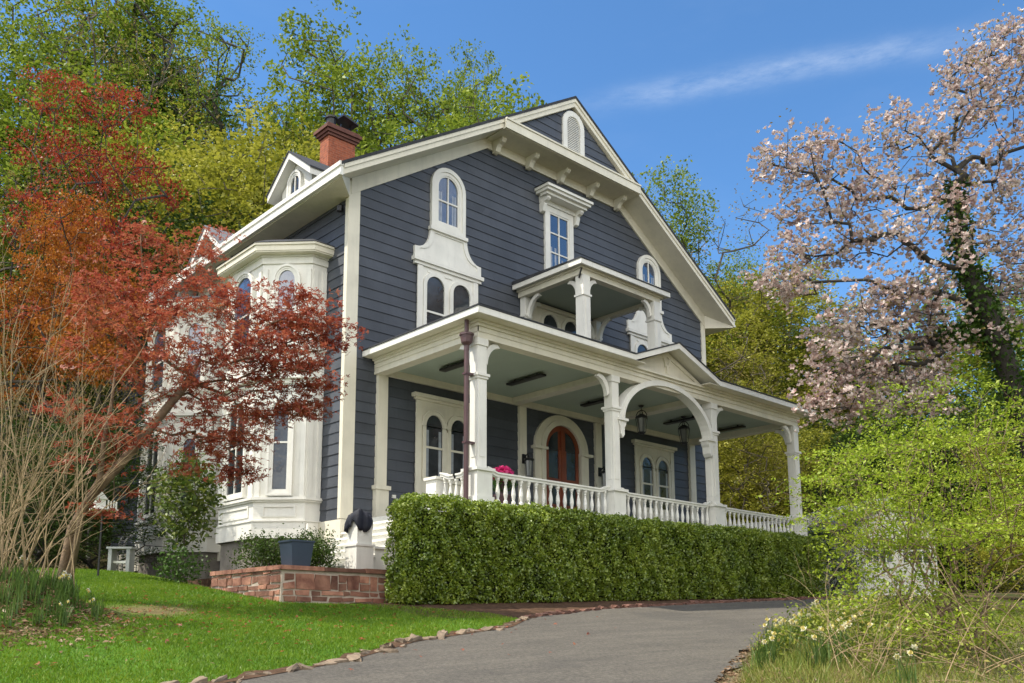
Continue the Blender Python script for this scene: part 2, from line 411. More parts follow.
def asphaltmat():
    m = bpy.data.materials.new('worn_asphalt'); T, N, L = nt(m); b = N['Principled BSDF']; g = N.new('ShaderNodeNewGeometry'); p = g.outputs['Position']
    mp = N.new('ShaderNodeMapping'); mp.inputs['Rotation'].default_value = (0, 0, -.3); mp.inputs['Scale'].default_value = (.35, 1.6, 1); L.new(p, mp.inputs[0])
    a = ramp_noise(N, L, mp.outputs[0], 1.1, (.075, .068, .058), (.165, .146, .118))
    c = mixc(N, L, .5, ramp_noise(N, L, p, 75., (.03, .027, .024), (.30, .27, .22), .3, .7), ramp_noise(N, L, p, 24., (.035, .032, .028), (.27, .245, .20), .36, .66))
    col = mixc(N, L, .62, a, c)
    mp3 = N.new('ShaderNodeMapping'); mp3.inputs['Rotation'].default_value = (0, 0, -.27); mp3.inputs['Scale'].default_value = (.5, 3.2, 1); L.new(p, mp3.inputs[0])
    rt = ramp(N, [(.40, (0, 0, 0)), (.68, (1, 1, 1))]); L.new(noise(N, L, 1.3, 7, mp3.outputs[0], .68), rt.inputs[0])
    col = mixc(N, L, mth(N, L, 'MULTIPLY', rt.outputs[0], .38), col, (.060, .056, .052))
    # cracks
    vo = N.new('ShaderNodeTexVoronoi'); vo.feature = 'DISTANCE_TO_EDGE'; vo.inputs['Scale'].default_value = .42
    wv = N.new('ShaderNodeVectorMath'); wv.operation = 'ADD'; L.new(p, wv.inputs[0])
    nz = N.new('ShaderNodeTexNoise'); nz.inputs['Scale'].default_value = 1.6; nz.inputs['Detail'].default_value = 6; L.new(p, nz.inputs['Vector']); L.new(nz.outputs['Color'], wv.inputs[1])
    L.new(wv.outputs[0], vo.inputs['Vector'])
    cr = ramp(N, [(.0, (1, 1, 1)), (.006, (0, 0, 0))]); L.new(vo.outputs['Distance'], cr.inputs[0])
    col = mixc(N, L, mth(N, L, 'MULTIPLY', cr.outputs[0], .30), col, (.035, .033, .03))
    # dark sealed patches and leaf crumbs
    r = ramp(N, [(.56, (0, 0, 0)), (.66, (1, 1, 1))]); L.new(noise(N, L, .45, 6, p), r.inputs[0])
    col = mixc(N, L, mth(N, L, 'MULTIPLY', r.outputs[0], .35), col, (.065, .063, .06))
    r = ramp(N, [(.66, (0, 0, 0)), (.70, (1, 1, 1))]); L.new(noise(N, L, 26, 3, p), r.inputs[0])
    col = mixc(N, L, mth(N, L, 'MULTIPLY', r.outputs[0], .5), col, (.27, .22, .15))
    L.new(col, b.inputs['Base Color']); b.inputs['Roughness'].default_value = .85; b.inputs['Specular IOR Level'].default_value = .3
    bp = N.new('ShaderNodeBump'); bp.inputs['Strength'].default_value = .8; bp.inputs['Distance'].default_value = .02
    L.new(noise(N, L, 120, 4, p), bp.inputs['Height']); L.new(bp.outputs[0], b.inputs['Normal']); return m
BARE = (5.05, 12.5, gz(5.05, 12.5))
M['floor'] = groundmat(); M['lawn'] = lawnmat(); M['asphalt'] = asphaltmat()
M['mulch'] = solid('bark_mulch', (.10, .060, .038), 1., .45, 9., 1., 25, spec=.1)
M['verge'] = solid('dry_verge_soil', (.20, .155, .10), 1., .45, 5., 1., 22, spec=.1, c2=(.17, .15, .075))
gx = np.concatenate([np.linspace(-400, -42, 14), np.linspace(-40, 60, 201), np.linspace(63, 420, 14)])
gy = np.concatenate([np.linspace(-300, -12, 12), np.linspace(-10, 60, 141), np.linspace(63, 420, 14)])
sheet('ground', gx, gy, lambda u, v: (u+0*v, v+0*u), 0., M['floor'])
def curve_pts(C, xs): return np.interp(xs, C[:, 0], C[:, 1])
xs = np.linspace(-14, 27.4, 180)
wig = lambda x: .05*np.sin(3.1*x)+.035*np.sin(7.7*x+1)+.02*np.sin(17*x)
sheet('driveway', xs, np.linspace(0, 1, 30), lambda u, v: (u+0*v, (curve_pts(DR, u)+wig(u)*1.6)*(1-v)+v*curve_pts(DL, u)), .03, M['asphalt'])
def lawn_far(x): return np.interp(x, [-10, 2, 4.5, 7.0, 7.3, 9., 10.2], [22, 22, 20.5, 18.5, 13.2, 12.6, 11.0])
xl = np.linspace(-9, 10.1, 130)
sheet('lawn', xl, np.linspace(0, 1, 60), lambda u, v: ((u+0*v), curve_pts(DL, u)*(1-v)+v*np.maximum(lawn_far(u), curve_pts(DL, u)+.2)), .012, M['lawn'])
xm = np.linspace(8.6, 24.5, 90)
sheet('mulch_bed', xm, np.linspace(0, 1, 12), lambda u, v: (u+0*v, (curve_pts(DL, u)+.1+1.35*np.clip((10.2-u)/1.6, 0, 1))*(1-v)+v*13.3), .02, M['mulch'])
xv = np.linspace(4.5, 26, 120)
sheet('verge', xv, np.linspace(0, 1, 20), lambda u, v: (u+0*v, curve_pts(DR, u)-.02-v*6.), .008, M['verge'])

# grass blades over the lawn
def grass():
    n = 300000; x = rng.uniform(-2.5, 10.0, n*2); y = rng.uniform(6.8, 20.5, n*2)
    ok = (y > curve_pts(DL, x)+.12) & (y < lawn_far(x)-.1) & (np.hypot((x-2.9)/1.4, (y-12.3)/1.6) > .8)
    d = np.hypot(x-BARE[0], y-BARE[1])+.5*np.sin(3*x)*np.cos(2.3*y); ok &= (rng.uniform(size=n*2) < np.clip((d-.35)/.9, .06, 1))
    den = .55+.45*np.sin(1.7*x+.6*y)*np.sin(1.1*y-.7*x); ok &= rng.uniform(size=n*2) < np.clip(den+.35, .25, 1)
    x, y = x[ok][:n], y[ok][:n]; k = len(x); z = ground(x, y)+.008
    th = rng.uniform(0, 2*math.pi, k); hgt = rng.uniform(.02, .05, k); w = rng.uniform(.004, .008, k); ln = rng.normal(size=(k, 2))*.02
    B = np.stack([x, y, z], 1); s = np.stack([np.cos(th), np.sin(th), 0*th], 1)*w[:, None]
    V = np.stack([B-s, B+s, B+np.stack([ln[:, 0], ln[:, 1], hgt], 1)], 1).reshape(-1, 3)
    M['grass'] = leafmat('grass_blade', [(.06, .13, .009), (.14, .25, .012), (.27, .34, .03)], .4, .5, .8)
    o = link(npmesh('grass', V, np.arange(3*k).reshape(-1, 3), M['grass']), 'grass'); tag(o, 'short bright green lawn grass in front of the stone planter wall', 'grass', kind='stuff')
grass()
# edging stones and bricks along the driveway
# a strip of bare earth where the lawn meets the stones
xe = np.linspace(-9, 10.4, 200)
sheet('soil_edge', xe, np.linspace(0, 1, 5), lambda u, v: (u+0*v, curve_pts(DL, u)-.07+v*(.17+.07*np.sin(5*u)+.05*np.sin(13*u))), .036, M['mulch'])
def rough_block(name, sx, sy, sz, mat, rg):
    V = []; F = []; n = 4
    import bmesh
    bm = bmesh.new(); bmesh.ops.create_cube(bm, size=1.); bmesh.ops.subdivide_edges(bm, edges=bm.edges[:], cuts=2, use_grid_fill=True)
    for v in bm.verts:
        c = v.co; r = c.length; k = .5/max(abs(c.x), abs(c.y), abs(c.z)); sph = c.normalized()*.52
        c2 = c*.70+sph*.30+type(c)(rg.normal(size=3)*.05); v.co = (c2.x*sx, c2.y*sy, c2.z*sz+sz*.25)
    me = bpy.data.meshes.new(name); bm.to_mesh(me); bm.free(); me.materials.append(mat)
    return me
sm = [rough_block('edging_stone', rng.uniform(.14, .36), rng.uniform(.09, .15), rng.uniform(.06, .095), M['stone'], rng) for _ in range(9)]
bm_ = [rough_block('edging_brick', rng.uniform(.22, .40), rng.uniform(.12, .17), rng.uniform(.08, .11), M['redbrick'], rng) for _ in range(4)]
def along(C, x0, x1, step):
    P = np.stack([np.linspace(x0, x1, 600), curve_pts(C, np.linspace(x0, x1, 600))], 1)
    s = np.concatenate([[0], np.cumsum(np.linalg.norm(np.diff(P, axis=0), axis=1))]); t = 0.
    while t < s[-1]:
        i = np.searchsorted(s, t); i = min(i, len(P)-2); d = P[i+1]-P[i]
        yield P[i][0], P[i][1], math.atan2(d[1], d[0]); t += step()
for x, y, a in along(DL, 1.2, 10.2, lambda: rng.uniform(.15, .32)):
    o = link(sm[rng.integers(9)], 'edging_stone', None, (x, y+rng.normal()*.05+.02, gz(x, y)-.015+rng.normal()*.015)); o.rotation_euler = (rng.normal()*.2, rng.normal()*.2, a+rng.normal()*.35)
    tag(o, 'rough tan edging stone between the lawn and the driveway', 'edging stone', 'stones edging the lawn')
for x, y, a in along(DL, 10.3, 25, lambda: rng.uniform(.36, .46)):
    o = link(bm_[rng.integers(4)], 'edging_brick', None, (x, y+rng.normal()*.02+.05, gz(x, y)+.01)); o.rotation_euler = (rng.normal()*.06, rng.normal()*.06, a+rng.normal()*.08)
    tag(o, 'red edging brick along the mulch at the foot of the hedge', 'brick', 'bricks edging the hedge bed')
# the stone planter wall: one thing, stones in its mesh
def stone_wall():
    mb = MB(); z0, z1 = 1.75, 2.60; rg = np.random.default_rng(3)
    frs = [(Fr((7.3, 13.2, 0), (1, 0, 0), (0, -1, 0)), 0, 2.6), (Fr((7.3, 13.2, 0), (0, -1, 0), (-1, 0, 0)), -2.55, 0)]
    mb.box(7.284, 9.9, 13.184, 13.55, z0, z1-.062, m=1); mb.box(7.284, 7.62, 13.551, 15.75, z0, z1-.062, m=1)
    for fr, a, b in frs:
        z = z0
        while z < z1-.12:
            h = rg.choice([.10, .15, .22, .27]); h = min(h, z1-.065-z); u = a+.01
            if h < .06: break
            while u < b-.05:
                w = min(rg.uniform(.14, .48), b-u)
                if b-u-w < .12: w = b-u
                nsp = 2 if (h > .22 and rg.uniform() < .45) else 1
                for q in range(nsp):
                    g = rg.uniform(.010, .017); pr = rg.uniform(.022, .042); v0 = z+q*h/nsp+g; v1 = z+(q+1)*h/nsp-g
                    P = [(u+g, v0), (u+w-g, v0), (u+w-g, v1), (u+g, v1)]
                    j = lambda p: (p[0]+rg.normal()*.010, p[1]+rg.normal()*.009)
                    mb.prism([j(p) for p in P], -.06, pr, fr)
                u += w
            z += h
    u = 0.
    while u < 2.5:
        w = rg.uniform(.5, .9); mb.box(7.24+u, 7.24+min(u+w, 2.6)-.012, 13.13, 13.6, z1-.06, z1+.01+rg.normal()*.004); u += w
    u = 0.
    while u < 2.15:
        w = rg.uniform(.4, .8); mb.box(7.24, 7.66, 13.605+u, 13.605+min(u+w, 2.15)-.012, z1-.06, z1+.01+rg.normal()*.004); u += w
    o = mb.build('stone_wall', [M['sandstone'], M['mortar']], None, (7.3, 13.2, 2.0))
    tag(o, 'low red sandstone planter wall with pale mortar between lawn and porch steps', 'wall')
    MB().box(7.6, 11.2, 13.5, 17.6, 2.0, 2.54).build('soil', M['mulch'], None, (8, 14, 2.0)); tag(bpy.data.objects['soil'], kind='structure')
stone_wall()
# ---------------------------------------------------------------- the house
XM, YW, XL, XR, YB_ = 17.7, 16.85, 10.72, 24.68, 31.0
ZF = 4.0
H = thing('house', (XM, YW, 2.5), 'slate blue Victorian house with cream trim, front porch and tall gable', 'house')
FW = Fr((0, YW, 0), (1, 0, 0), (0, -1, 0))
FL = Fr((XL, 0, 0), (0, -1, 0), (-1, 0, 0))        # left wall: u = -y
FRt = Fr((XR, 0, 0), (0, 1, 0), (1, 0, 0))
RS = .626; RZ = 16.64; RX0 = 10.05; RX1 = 25.35; RYF = 16.10
def roofz(x): return RZ-RS*abs(x-XM)
PITCH_T = .30
def soffz(x): return roofz(x)-PITCH_T
def siding(mb, fr, z0, z1, xr, e=.248):
    z = z0
    while z < z1-.02:
        zt = min(z+e, z1); a = xr(z); b = xr(zt)
        if a is None: break
        if b is None: b = ((a[0]+a[1])/2-.01, (a[0]+a[1])/2+.01)
        # board joints
        us = [0.]+sorted(random.uniform(.05, .95) for _ in range(1 if a[1]-a[0] < 6 else 3))+[1.]
        for t0, t1 in zip(us[:-1], us[1:]):
            A0 = a[0]+(a[1]-a[0])*t0; A1 = a[0]+(a[1]-a[0])*t1-.002; B0 = b[0]+(b[1]-b[0])*t0; B1 = b[0]+(b[1]-b[0])*t1-.002
            w = .024+random.uniform(-.002, .002)
            mb.add([fr(A0, z, w), fr(A1, z, w), fr(B1, zt, .004), fr(B0, zt, .004), fr(A0, z, .001), fr(A1, z, .001)], [(0, 1, 2, 3), (4, 5, 1, 0)])
        z = zt
    return mb
# structural body
body = MB(); g = [(XL, 3.0), (XR, 3.0), (XR, roofz(XR)-.4), (XM, RZ-.4), (XL, roofz(XL)-.4)]
body.prism([(x, z) for x, z in g], -(YB_-YW), 0, FW)
wl = body.build('wall', M['siding'], H)
topz = lambda z: (XL, XR) if z < 11.9 else None
def xr_front(z):
    if z < 11.95: return (XL, XR)
    dx = (RZ-.35-z)/RS
    return (XM-dx, XM+dx) if dx > 0 else None
mb = siding(MB(), FW, 3.97, 14.6, xr_front); mb.build('siding', M['siding'], H)
mb = siding(MB(), FL, 3.97, 11.6, lambda z: (-YB_, -YW)); mb.build('siding', M['siding'], H); siding(MB(), FRt, 3.97, 11.6, lambda z: (YW, YB_)).build('siding', M['siding'], H)
# corner boards
mb = MB()
mb.box(XL-.045, XL+.26, YW-.05, YW-.001, 3.97, 11.9); mb.box(XL-.055, XL-.001, YW-.044, YW+.085, 3.975, 11.49)
mb.box(XR-.16, XR+.045, YW-.05, YW-.001, 3.97, 11.9); mb.box(XR+.001, XR+.055, YW-.044, YW+.20, 3.975, 11.49)
mb.build_each('corner_board', M['cream'], H)
mb = MB(); mb.box(XL-.06, XL+.9, YW-.06, YW+.02, 3.36, 3.955); mb.box(XL-.06, XL+.02, YW+.02, YB_, 3.36, 3.955); mb.build('skirt_board', M['cream'], H)
MB().box(XL-.0, XR-.02, YW+.03, YB_-.02, 1.5, 3.5).build('foundation', M['concrete'], H)
# roof: shingle layer over a cream eave slab
def slab(mb, x0, x1, y0, y1, d0, d1):
    P = [(x, y, roofz(x)-d) for d in (d0, d1) for x, y in ((x0, y0), (x1, y0), (x1, y1), (x0, y1))]
    return mb.hexa(P)
mb = MB(); slab(mb, RX0-.06, XM, RYF-.05, YB_+.5, .055, -.02); slab(mb, XM, RX1+.06, RYF-.05, YB_+.5, .055, -.02); mb.build('roof', M['shingle'], H)
mb = MB(); slab(mb, RX0, XM, RYF, YB_+.45, PITCH_T, .058); slab(mb, XM, RX1, RYF, YB_+.45, PITCH_T, .058)
# small crown step on the rake
slab(mb, RX0+.02, XM, RYF-.03, RYF-.001, .16, .058); slab(mb, XM, RX1-.02, RYF-.03, RYF-.001, .16, .058)
mb.build('eave', M['cream'], H)
mb = MB()
for s, xa, xb in ((-1, RX0-.10, RX0-.001), (1, RX1+.001, RX1+.10)):
    mb.box(xa, xb, RYF-.03, YB_+.4, 11.74, 11.84); mb.box(xa+.03*(s < 0), xb-.03*(s > 0), RYF-.01, YB_+.4, 11.58, 11.739); mb.box(xa-.0, xb+.0, RYF-.02, YB_+.4, 11.52, 11.579)
mb.build_each('gutter', M['white'], H)
mb = MB()
for s in (-1, 1):
    xo, xi = (RX0+.001, XL-.002) if s < 0 else (RX1-.001, XR+.002)
    q = [(xo, RYF+.03), (xi, YW-.01), (xi, YB_), (xo, YB_)]
    mb.hexa([(x, y, 11.50) for x, y in q]+[(x, y, soffz(x)-.004) for x, y in q])
mb.build_each('soffit', M['cream'], H)
# frieze under the rake, clipped by the horizontal cornice
fz = lambda x: roofz(x)-PITCH_T-.005
mb = MB()
AX = 2.74; FB = 14.35
for s in (-1, 1):
    xo, xi = XM+s*(XM-XL-.0), XM+s*AX
    pts = [(xo, fz(xo)-.40), (xi, FB-.03), (xi, fz(xi)), (xo, fz(xo))]
    if s > 0: pts = pts[::-1]
    mb.prism(pts, .001, .065, FW)
mb.prism([(XM-AX, FB-.03), (XM+AX, FB-.03), (XM+AX, 14.58), (XM-AX, 14.58)], .001, .065, FW)
mb.build('frieze', M['cream'], H)
# pediment: wall flush with the cornice, cornice, vent
YV = 16.22; FV = Fr((0, YV, 0), (1, 0, 0), (0, -1, 0))
def xr_ped(z):
    dx = (RZ-.33-z)/RS
    return (XM-dx, XM+dx) if dx > .02 else None
MB().prism([(XM-2.45, 14.78), (XM+2.45, 14.78), (XM, RZ-.31)], -.5, 0, FV).build('pediment', M['siding'], H)
siding(MB(), FV, 14.9, 16.3, xr_ped).build('siding', M['siding'], H)
mb = MB(); w = 2.78
mb.box(XM-w, XM+w, 16.06, YW-.001, 14.56, 14.60)                     # soffit board
mb.box(XM-w, XM+w, 16.0, 16.055, 14.57, 14.80)                       # fascia
mb.hexa([(XM-w, 15.97, 14.803), (XM+w, 15.97, 14.803), (XM+w, YV-.03, 14.83), (XM-w, YV-.03, 14.83), (XM-w, 15.97, 14.85), (XM+w, 15.97, 14.85), (XM+w-.2, YV-.03, 14.99), (XM-w+.2, YV-.03, 14.99)])
mb.build('cornice', M['cream'], H)
def bracket(x, zt, fr, dep=.42, h=.34, w=.15):
    mb = MB(); c = lambda q0, q1: None
    prof = [(0, zt), (dep, zt), (dep, zt-.07), (dep-.05, zt-.12), (dep-.16, zt-.15), (.20, zt-.2), (.14, zt-h+.03), (.06, zt-h), (0, zt-h)]
    n = len(prof); P = [fr(x-w/2, z, d) for d, z in prof]+[fr(x+w/2, z, d) for d, z in prof]
    mb.add(P, [tuple(range(n)), tuple(range(n, 2*n))[::-1]]+[(i, n+i, n+(i+1) % n, (i+1) % n) for i in range(n)])
    return mb
for i in range(5): bracket(XM-2.5+1.25*i, 14.556, Fr((0, YW-.068, 0), (1, 0, 0), (0, -1, 0))).build('bracket', M['cream'], H)

# ---- windows
def win_arch(fr, u0, u1, z0, zs, rise, c=.16, parent=H, mun_v=(0.5,), mun_h=(), w0=.0, trim=None, pane=None, base=True, name='window', prof=True):
    trim = trim or M['white']; pane = pane or M['upglass']
    mb = MB(); o = arch(u0-c, u1+c, z0-c, zs, rise+c); i = arch(u0, u1, z0, zs, rise)
    mb.ring(o, i, w0, w0+.075, fr)
    if prof:
        o2 = arch(u0-c*.45, u1+c*.45, z0-c*.45, zs, rise+c*.45); mb.ring(o, o2, w0+.0755, w0+.10, fr)
    if base: mb.fbox(fr, u0-c-.05, u1+c+.05, z0-c-.07, z0-c+.02, w0, w0+.14)
    W = mb.build(name, trim, parent)
    P = MB().prism(arch(u0, u1, z0, zs, rise), w0+.026, w0+.032, fr).build('pane', pane, W)
    s = MB(); s.ring(i, arch(u0+.04, u1-.04, z0+.05, zs, rise-.04), w0+.033, w0+.062, fr)
    for t in mun_v: uc = u0+(u1-u0)*t; s.fbox(fr, uc-.018, uc+.018, z0+.04, zs+rise-.03, w0+.033, w0+.058)
    for zz in mun_h: s.fbox(fr, u0+.03, u1-.03, zz-.02, zz+.02, w0+.033, w0+.0585)
    s.build('sash', trim, W)
    return W
def mir(u0, u1, s): return (u0, u1) if s < 0 else (2*XM-u1, 2*XM-u0)
def mx(x, s): return x if s < 0 else 2*XM-x
for s in (-1, 1):
    # upper round headed light
    a, b = mir(13.27, 13.98, s)
    W = win_arch(FW, a, b, 11.68, 12.68, .34, .20, mun_h=(12.30,))
    m2 = MB()
    for q in (.05, .12, .50, .58): m2.fbox(FW, a+q, a+q+.05, 11.73, 12.55, .0322, .0327)
    m2.build_each('curtain', M['curtain'], W)
    # shouldered panel
    cv = [(12.62+.43*math.sin(t), 11.42-.56*math.cos(t)) for t in np.linspace(0, math.pi/2, 8)]
    L = [(12.57, 10.58), (12.57, 10.86)]+cv
    pts = L+[(2*13.645-u, v) for u, v in L[::-1]]
    inner = [(12.70, 10.70), (12.70, 10.80)]+[(12.75+.42*math.sin(t), 11.36-.52*math.cos(t)) for t in np.linspace(0, math.pi/2, 8)]
    inner = inner+[(2*13.645-u, v) for u, v in inner[::-1]]
    f = (lambda P: P if s < 0 else [(2*XM-u, v) for u, v in P][::-1])
    mb = MB(); mb.prism(f(pts), .001, .06, FW); mb.ring(f(pts), f(inner), .0605, .085, FW)
    a, b = mir(12.52, 14.77, s)
    mb.fbox(FW, a, b, 10.48, 10.575, .001, .15); mb.fbox(FW, a+.05, b-.05, 10.40, 10.479, .001, .10)
    mb.build('shoulder_panel', M['white'], H)
    # paired lights below
    a, b = mir(12.70, 14.59, s)
    mb = MB(); mb.fbox(FW, a, b, 8.0, 10.395, .001, .055)
    for q in (a-.03, b-.13): mb.fbox(FW, q, q+.16, 8.0, 10.39, .0555, .085)
    uc = (a+b)/2
    for du in (-.75, .0, .75): mb.fbox(FW, uc+du*.72-.12, uc+du*.72+.12, 10.27, 10.31, .0555, .075)
    W = mb.build('window', M['white'], H)
    for du in (-.42, .42):
        u0, u1 = uc+du-.28, uc+du+.28
        MB().prism(arch(u0, u1, 8.3, 9.93, .27), .0555, .060, FW).build('pane', M['glass'], W)
        m2 = MB(); m2.ring(arch(u0-.1, u1+.1, 8.3, 9.93, .37), arch(u0, u1, 8.3, 9.93, .27), .056, .10, FW); m2.fbox(FW, u0, u1, 9.24, 9.29, .0605, .085); m2.build('sash', M['white'], W)
    # porch windows
    a, b = mir(12.68, 14.55, s); uc = (a+b)/2
    mb = MB(); mb.fbox(FW, a+.03, b-.03, 4.02, 7.0, .001, .055); mb.fbox(FW, a-.1, b+.1, 7.06, 7.15, .001, .16); mb.fbox(FW, a-.03, b+.03, 7.0, 7.059, .001, .10)
    for q in (a, b-.16): mb.fbox(FW, q, q+.16, 4.02, 6.98, .0555, .09)
    mb.fbox(FW, uc-.05, uc+.05, 4.6, 6.3, .0555, .09)
    W = mb.build('window', M['cream'], H)
    for du in (-.385, .385):
        u0, u1 = uc+du-.26, uc+du+.26
        MB().prism(arch(u0, u1, 5.15, 6.38, .30), .0555, .060, FW).build('pane', M['glass'], W)
        m2 = MB(); m2.ring(arch(u0-.09, u1+.09, 5.06, 6.38, .39), arch(u0, u1, 5.15, 6.38, .30), .056, .105, FW)
        m2.ring(arch(u0-.13, u1+.13, 6.38, 6.38, .43), arch(u0-.095, u1+.095, 6.38, 6.38, .395), .056, .118, FW)
        m2.fbox(FW, u0, u1, 5.85, 5.90, .0605, .085); m2.build('sash', M['cream'], W)
        MB().fbox(FW, u0+.03, u0+.11, 5.17, 6.3, .0602, .0606).build('curtain', M['curtain'], W); MB().fbox(FW, u1-.11, u1-.03, 5.17, 6.3, .0602, .0606).build('curtain', M['curtain'], W)
    # wall pilasters beside the door
    for xc, hw in ((XM+s*1.5, .125), (mx(11.70, s), .14)):
        m2 = MB(); m2.fbox(FW, xc-hw, xc+hw, 4.0, 7.39, .001, .10)
        if hw > .13: m2.fbox(FW, xc-hw-.07, xc+hw+.07, 4.70, 4.79, .001, .19); m2.fbox(FW, xc-hw-.035, xc+hw+.035, 4.0, 4.699, .001, .15)
        m2.build('pilaster', M['cream'], H)
# centre window with hooded lintel
u0, u1 = 17.30, 18.12
mb = MB(); mb.ring([(u0-.17, 10.6), (u0-.17, 13.42), (u1+.17, 13.42), (u1+.17, 10.6)], [(u0, 10.8), (u0, 13.26), (u1, 13.26), (u1, 10.8)], .001, .08, FW)
W = mb.build('window', M['white'], H)
MB().fbox(FW, u0, u1, 10.8, 13.26, .026, .032).build('pane', M['upglass'], W)
s = MB(); s.ring([(u0, 10.8), (u0, 13.26), (u1, 13.26), (u1, 10.8)], [(u0+.05, 10.85), (u0+.05, 13.21), (u1-.05, 13.21), (u1-.05, 10.85)], .033, .06, FW)
uc = (u0+u1)/2; s.fbox(FW, uc-.02, uc+.02, 10.85, 13.21, .033, .056)
for zz in (12.66, 12.08, 11.5): s.fbox(FW, u0+.05, u1-.05, zz-.02, zz+.02, .033, .0565)
s.build('sash', M['white'], W)
s = MB()
for q in (.07, .24, .52, .68): s.fbox(FW, u0+q, u0+q+.07, 10.85, 11.95+.3*(q < .3), .0322, .0328)
s.build_each('curtain', M['curtain'], W)
hd = MB(); c0 = uc; hw = .93
hd.fbox(FW, c0-hw+.17, c0+hw-.17, 13.425, 13.62, .001, .12); hd.fbox(FW, c0-hw+.10, c0+hw-.10, 13.56, 13.64, .12, .40)
hd.fbox(FW, c0-hw+.04, c0+hw-.04, 13.641, 13.72, .001, .50); hd.fbox(FW, c0-hw, c0+hw, 13.721, 13.80, .001, .56)
hd.build('lintel_hood', M['white'], W)
MB().fbox(FW, c0-hw-.02, c0+hw+.02, 13.802, 13.825, .001, .58).build('hood_flashing', M['shingle'], W)
for du in (-.68, .68): bracket(c0+du, 13.558, FW, .34, .42, .13).build('hood_bracket', M['white'], W)
# attic vent
u0, u1 = XM-.27, XM+.27
mb = MB(); mb.ring(arch(u0-.17, u1+.17, 14.95, 15.78, .42), arch(u0, u1, 14.97, 15.78, .26), .001, .07, FV)
W = mb.build('attic_vent', M['white'], H)
MB().prism(arch(u0, u1, 14.98, 15.78, .26), .026, .03, FV).build('vent_back', M['metal'], W)
lv = MB(); z = 15.03
while z < 15.98:
    hw_ = .25 if z < 15.78 else .25*math.sqrt(max(0, 1-((z-15.78)/.25)**2))
    lv.add([FV(XM-hw_, z, .055), FV(XM+hw_, z, .055), FV(XM+hw_, z+.05, .032), FV(XM-hw_, z+.05, .032)], [(0, 1, 2, 3)]); z += .055
lv.build('louvre', M['white'], W)
# floodlight under the left eave
mb = MB(); mb.box(XL-.1, XL-.02, YW+.25, YW+.33, 11.25, 11.4); mb.lathe([(.03, 0), (.07, .02), (.08, .14)], (XL-.13, YW+.22, 11.18), 8); mb.build('floodlight', M['black'], H)
mb = MB(); mb.fbox(FW, 12.05, 12.15, 4.55, 4.63, .02, .05); mb.build('outlet_cover', M['white'], H)

# ---- porch
YP = 13.185; PX0, PX1 = 11.5, 23.9; EX0, EX1, EY = 11.15, 24.25, 12.78
MB().box(11.25, 24.15, 13.02, YW-.07, 3.88, 4.0).build('porch_floor', M['metal'], H)
MB().box(11.35, 24.05, 13.12, YW-.07, 1.7, 3.878).build('porch_skirt', M['white'], H)
mb = MB()
mb.box(PX0, PX1, YP, 13.44, 7.39, 7.62)
for s in (-1, 1):
    a, b = sorted((mx(PX0, s), mx(PX0+.26, s))); mb.box(a, b, 13.441, YW-.001, 7.39, 7.62)
# stepped face and crown
mb.box(PX0-.02, PX1+.02, YP-.02, YP-.001, 7.52, 7.62)
mb.box(PX0-.05, PX1+.05, YP-.06, 13.44, 7.621, 7.68); mb.box(PX0-.10, PX1+.10, YP-.12, 13.44, 7.681, 7.735)
for s in (-1, 1):
    a, b = sorted((mx(PX0-.02, s), mx(PX0-.001, s))); mb.box(a, b, YP-.02, YW-.07, 7.52, 7.62)
    a, b = sorted((mx(PX0-.05, s), mx(PX0+.26, s))); mb.box(a, b, 13.441, YW-.07, 7.621, 7.68)
    a, b = sorted((mx(PX0-.10, s), mx(PX0+.26, s))); mb.box(a, b, 13.441, YW-.07, 7.681, 7.735)
mb.build('porch_beam', M['cream'], H)
mb = MB(); mb.box(PX0+.261, PX1-.261, 13.441, YW-.03, 7.56, 7.60); mb.build('porch_ceiling', M['ceiling'], H)
mb = MB()
for xc in (15.95, XM*2-15.95): mb.box(xc-.16, xc+.16, 13.442, YW-.12, 7.42, 7.559)
mb.box(PX0+.262, PX1-.262, YW-.11, YW-.028, 7.40, 7.559); mb.box(PX0+.262, PX1-.262, 13.445, 13.56, 7.47, 7.5592)
mb.build_each('ceiling_beam', M['cream'], H)
HEAT = [(12.68, 15.2), (14.66, 15.06), (17.59, 15.3), (21.01, 15.17), (23.0, 15.0)]
for x0, y0 in HEAT:
    mb = MB(); mb.box(x0-.09, x0+.09, y0-.6, y0+.6, 7.46, 7.51); mb.box(x0-.02, x0+.02, y0-.4, y0-.36, 7.511, 7.558); mb.box(x0-.02, x0+.02, y0+.36, y0+.4, 7.511, 7.558); mb.build('ceiling_heater', M['black'], H)
GX = 1.70; GZ = 8.50
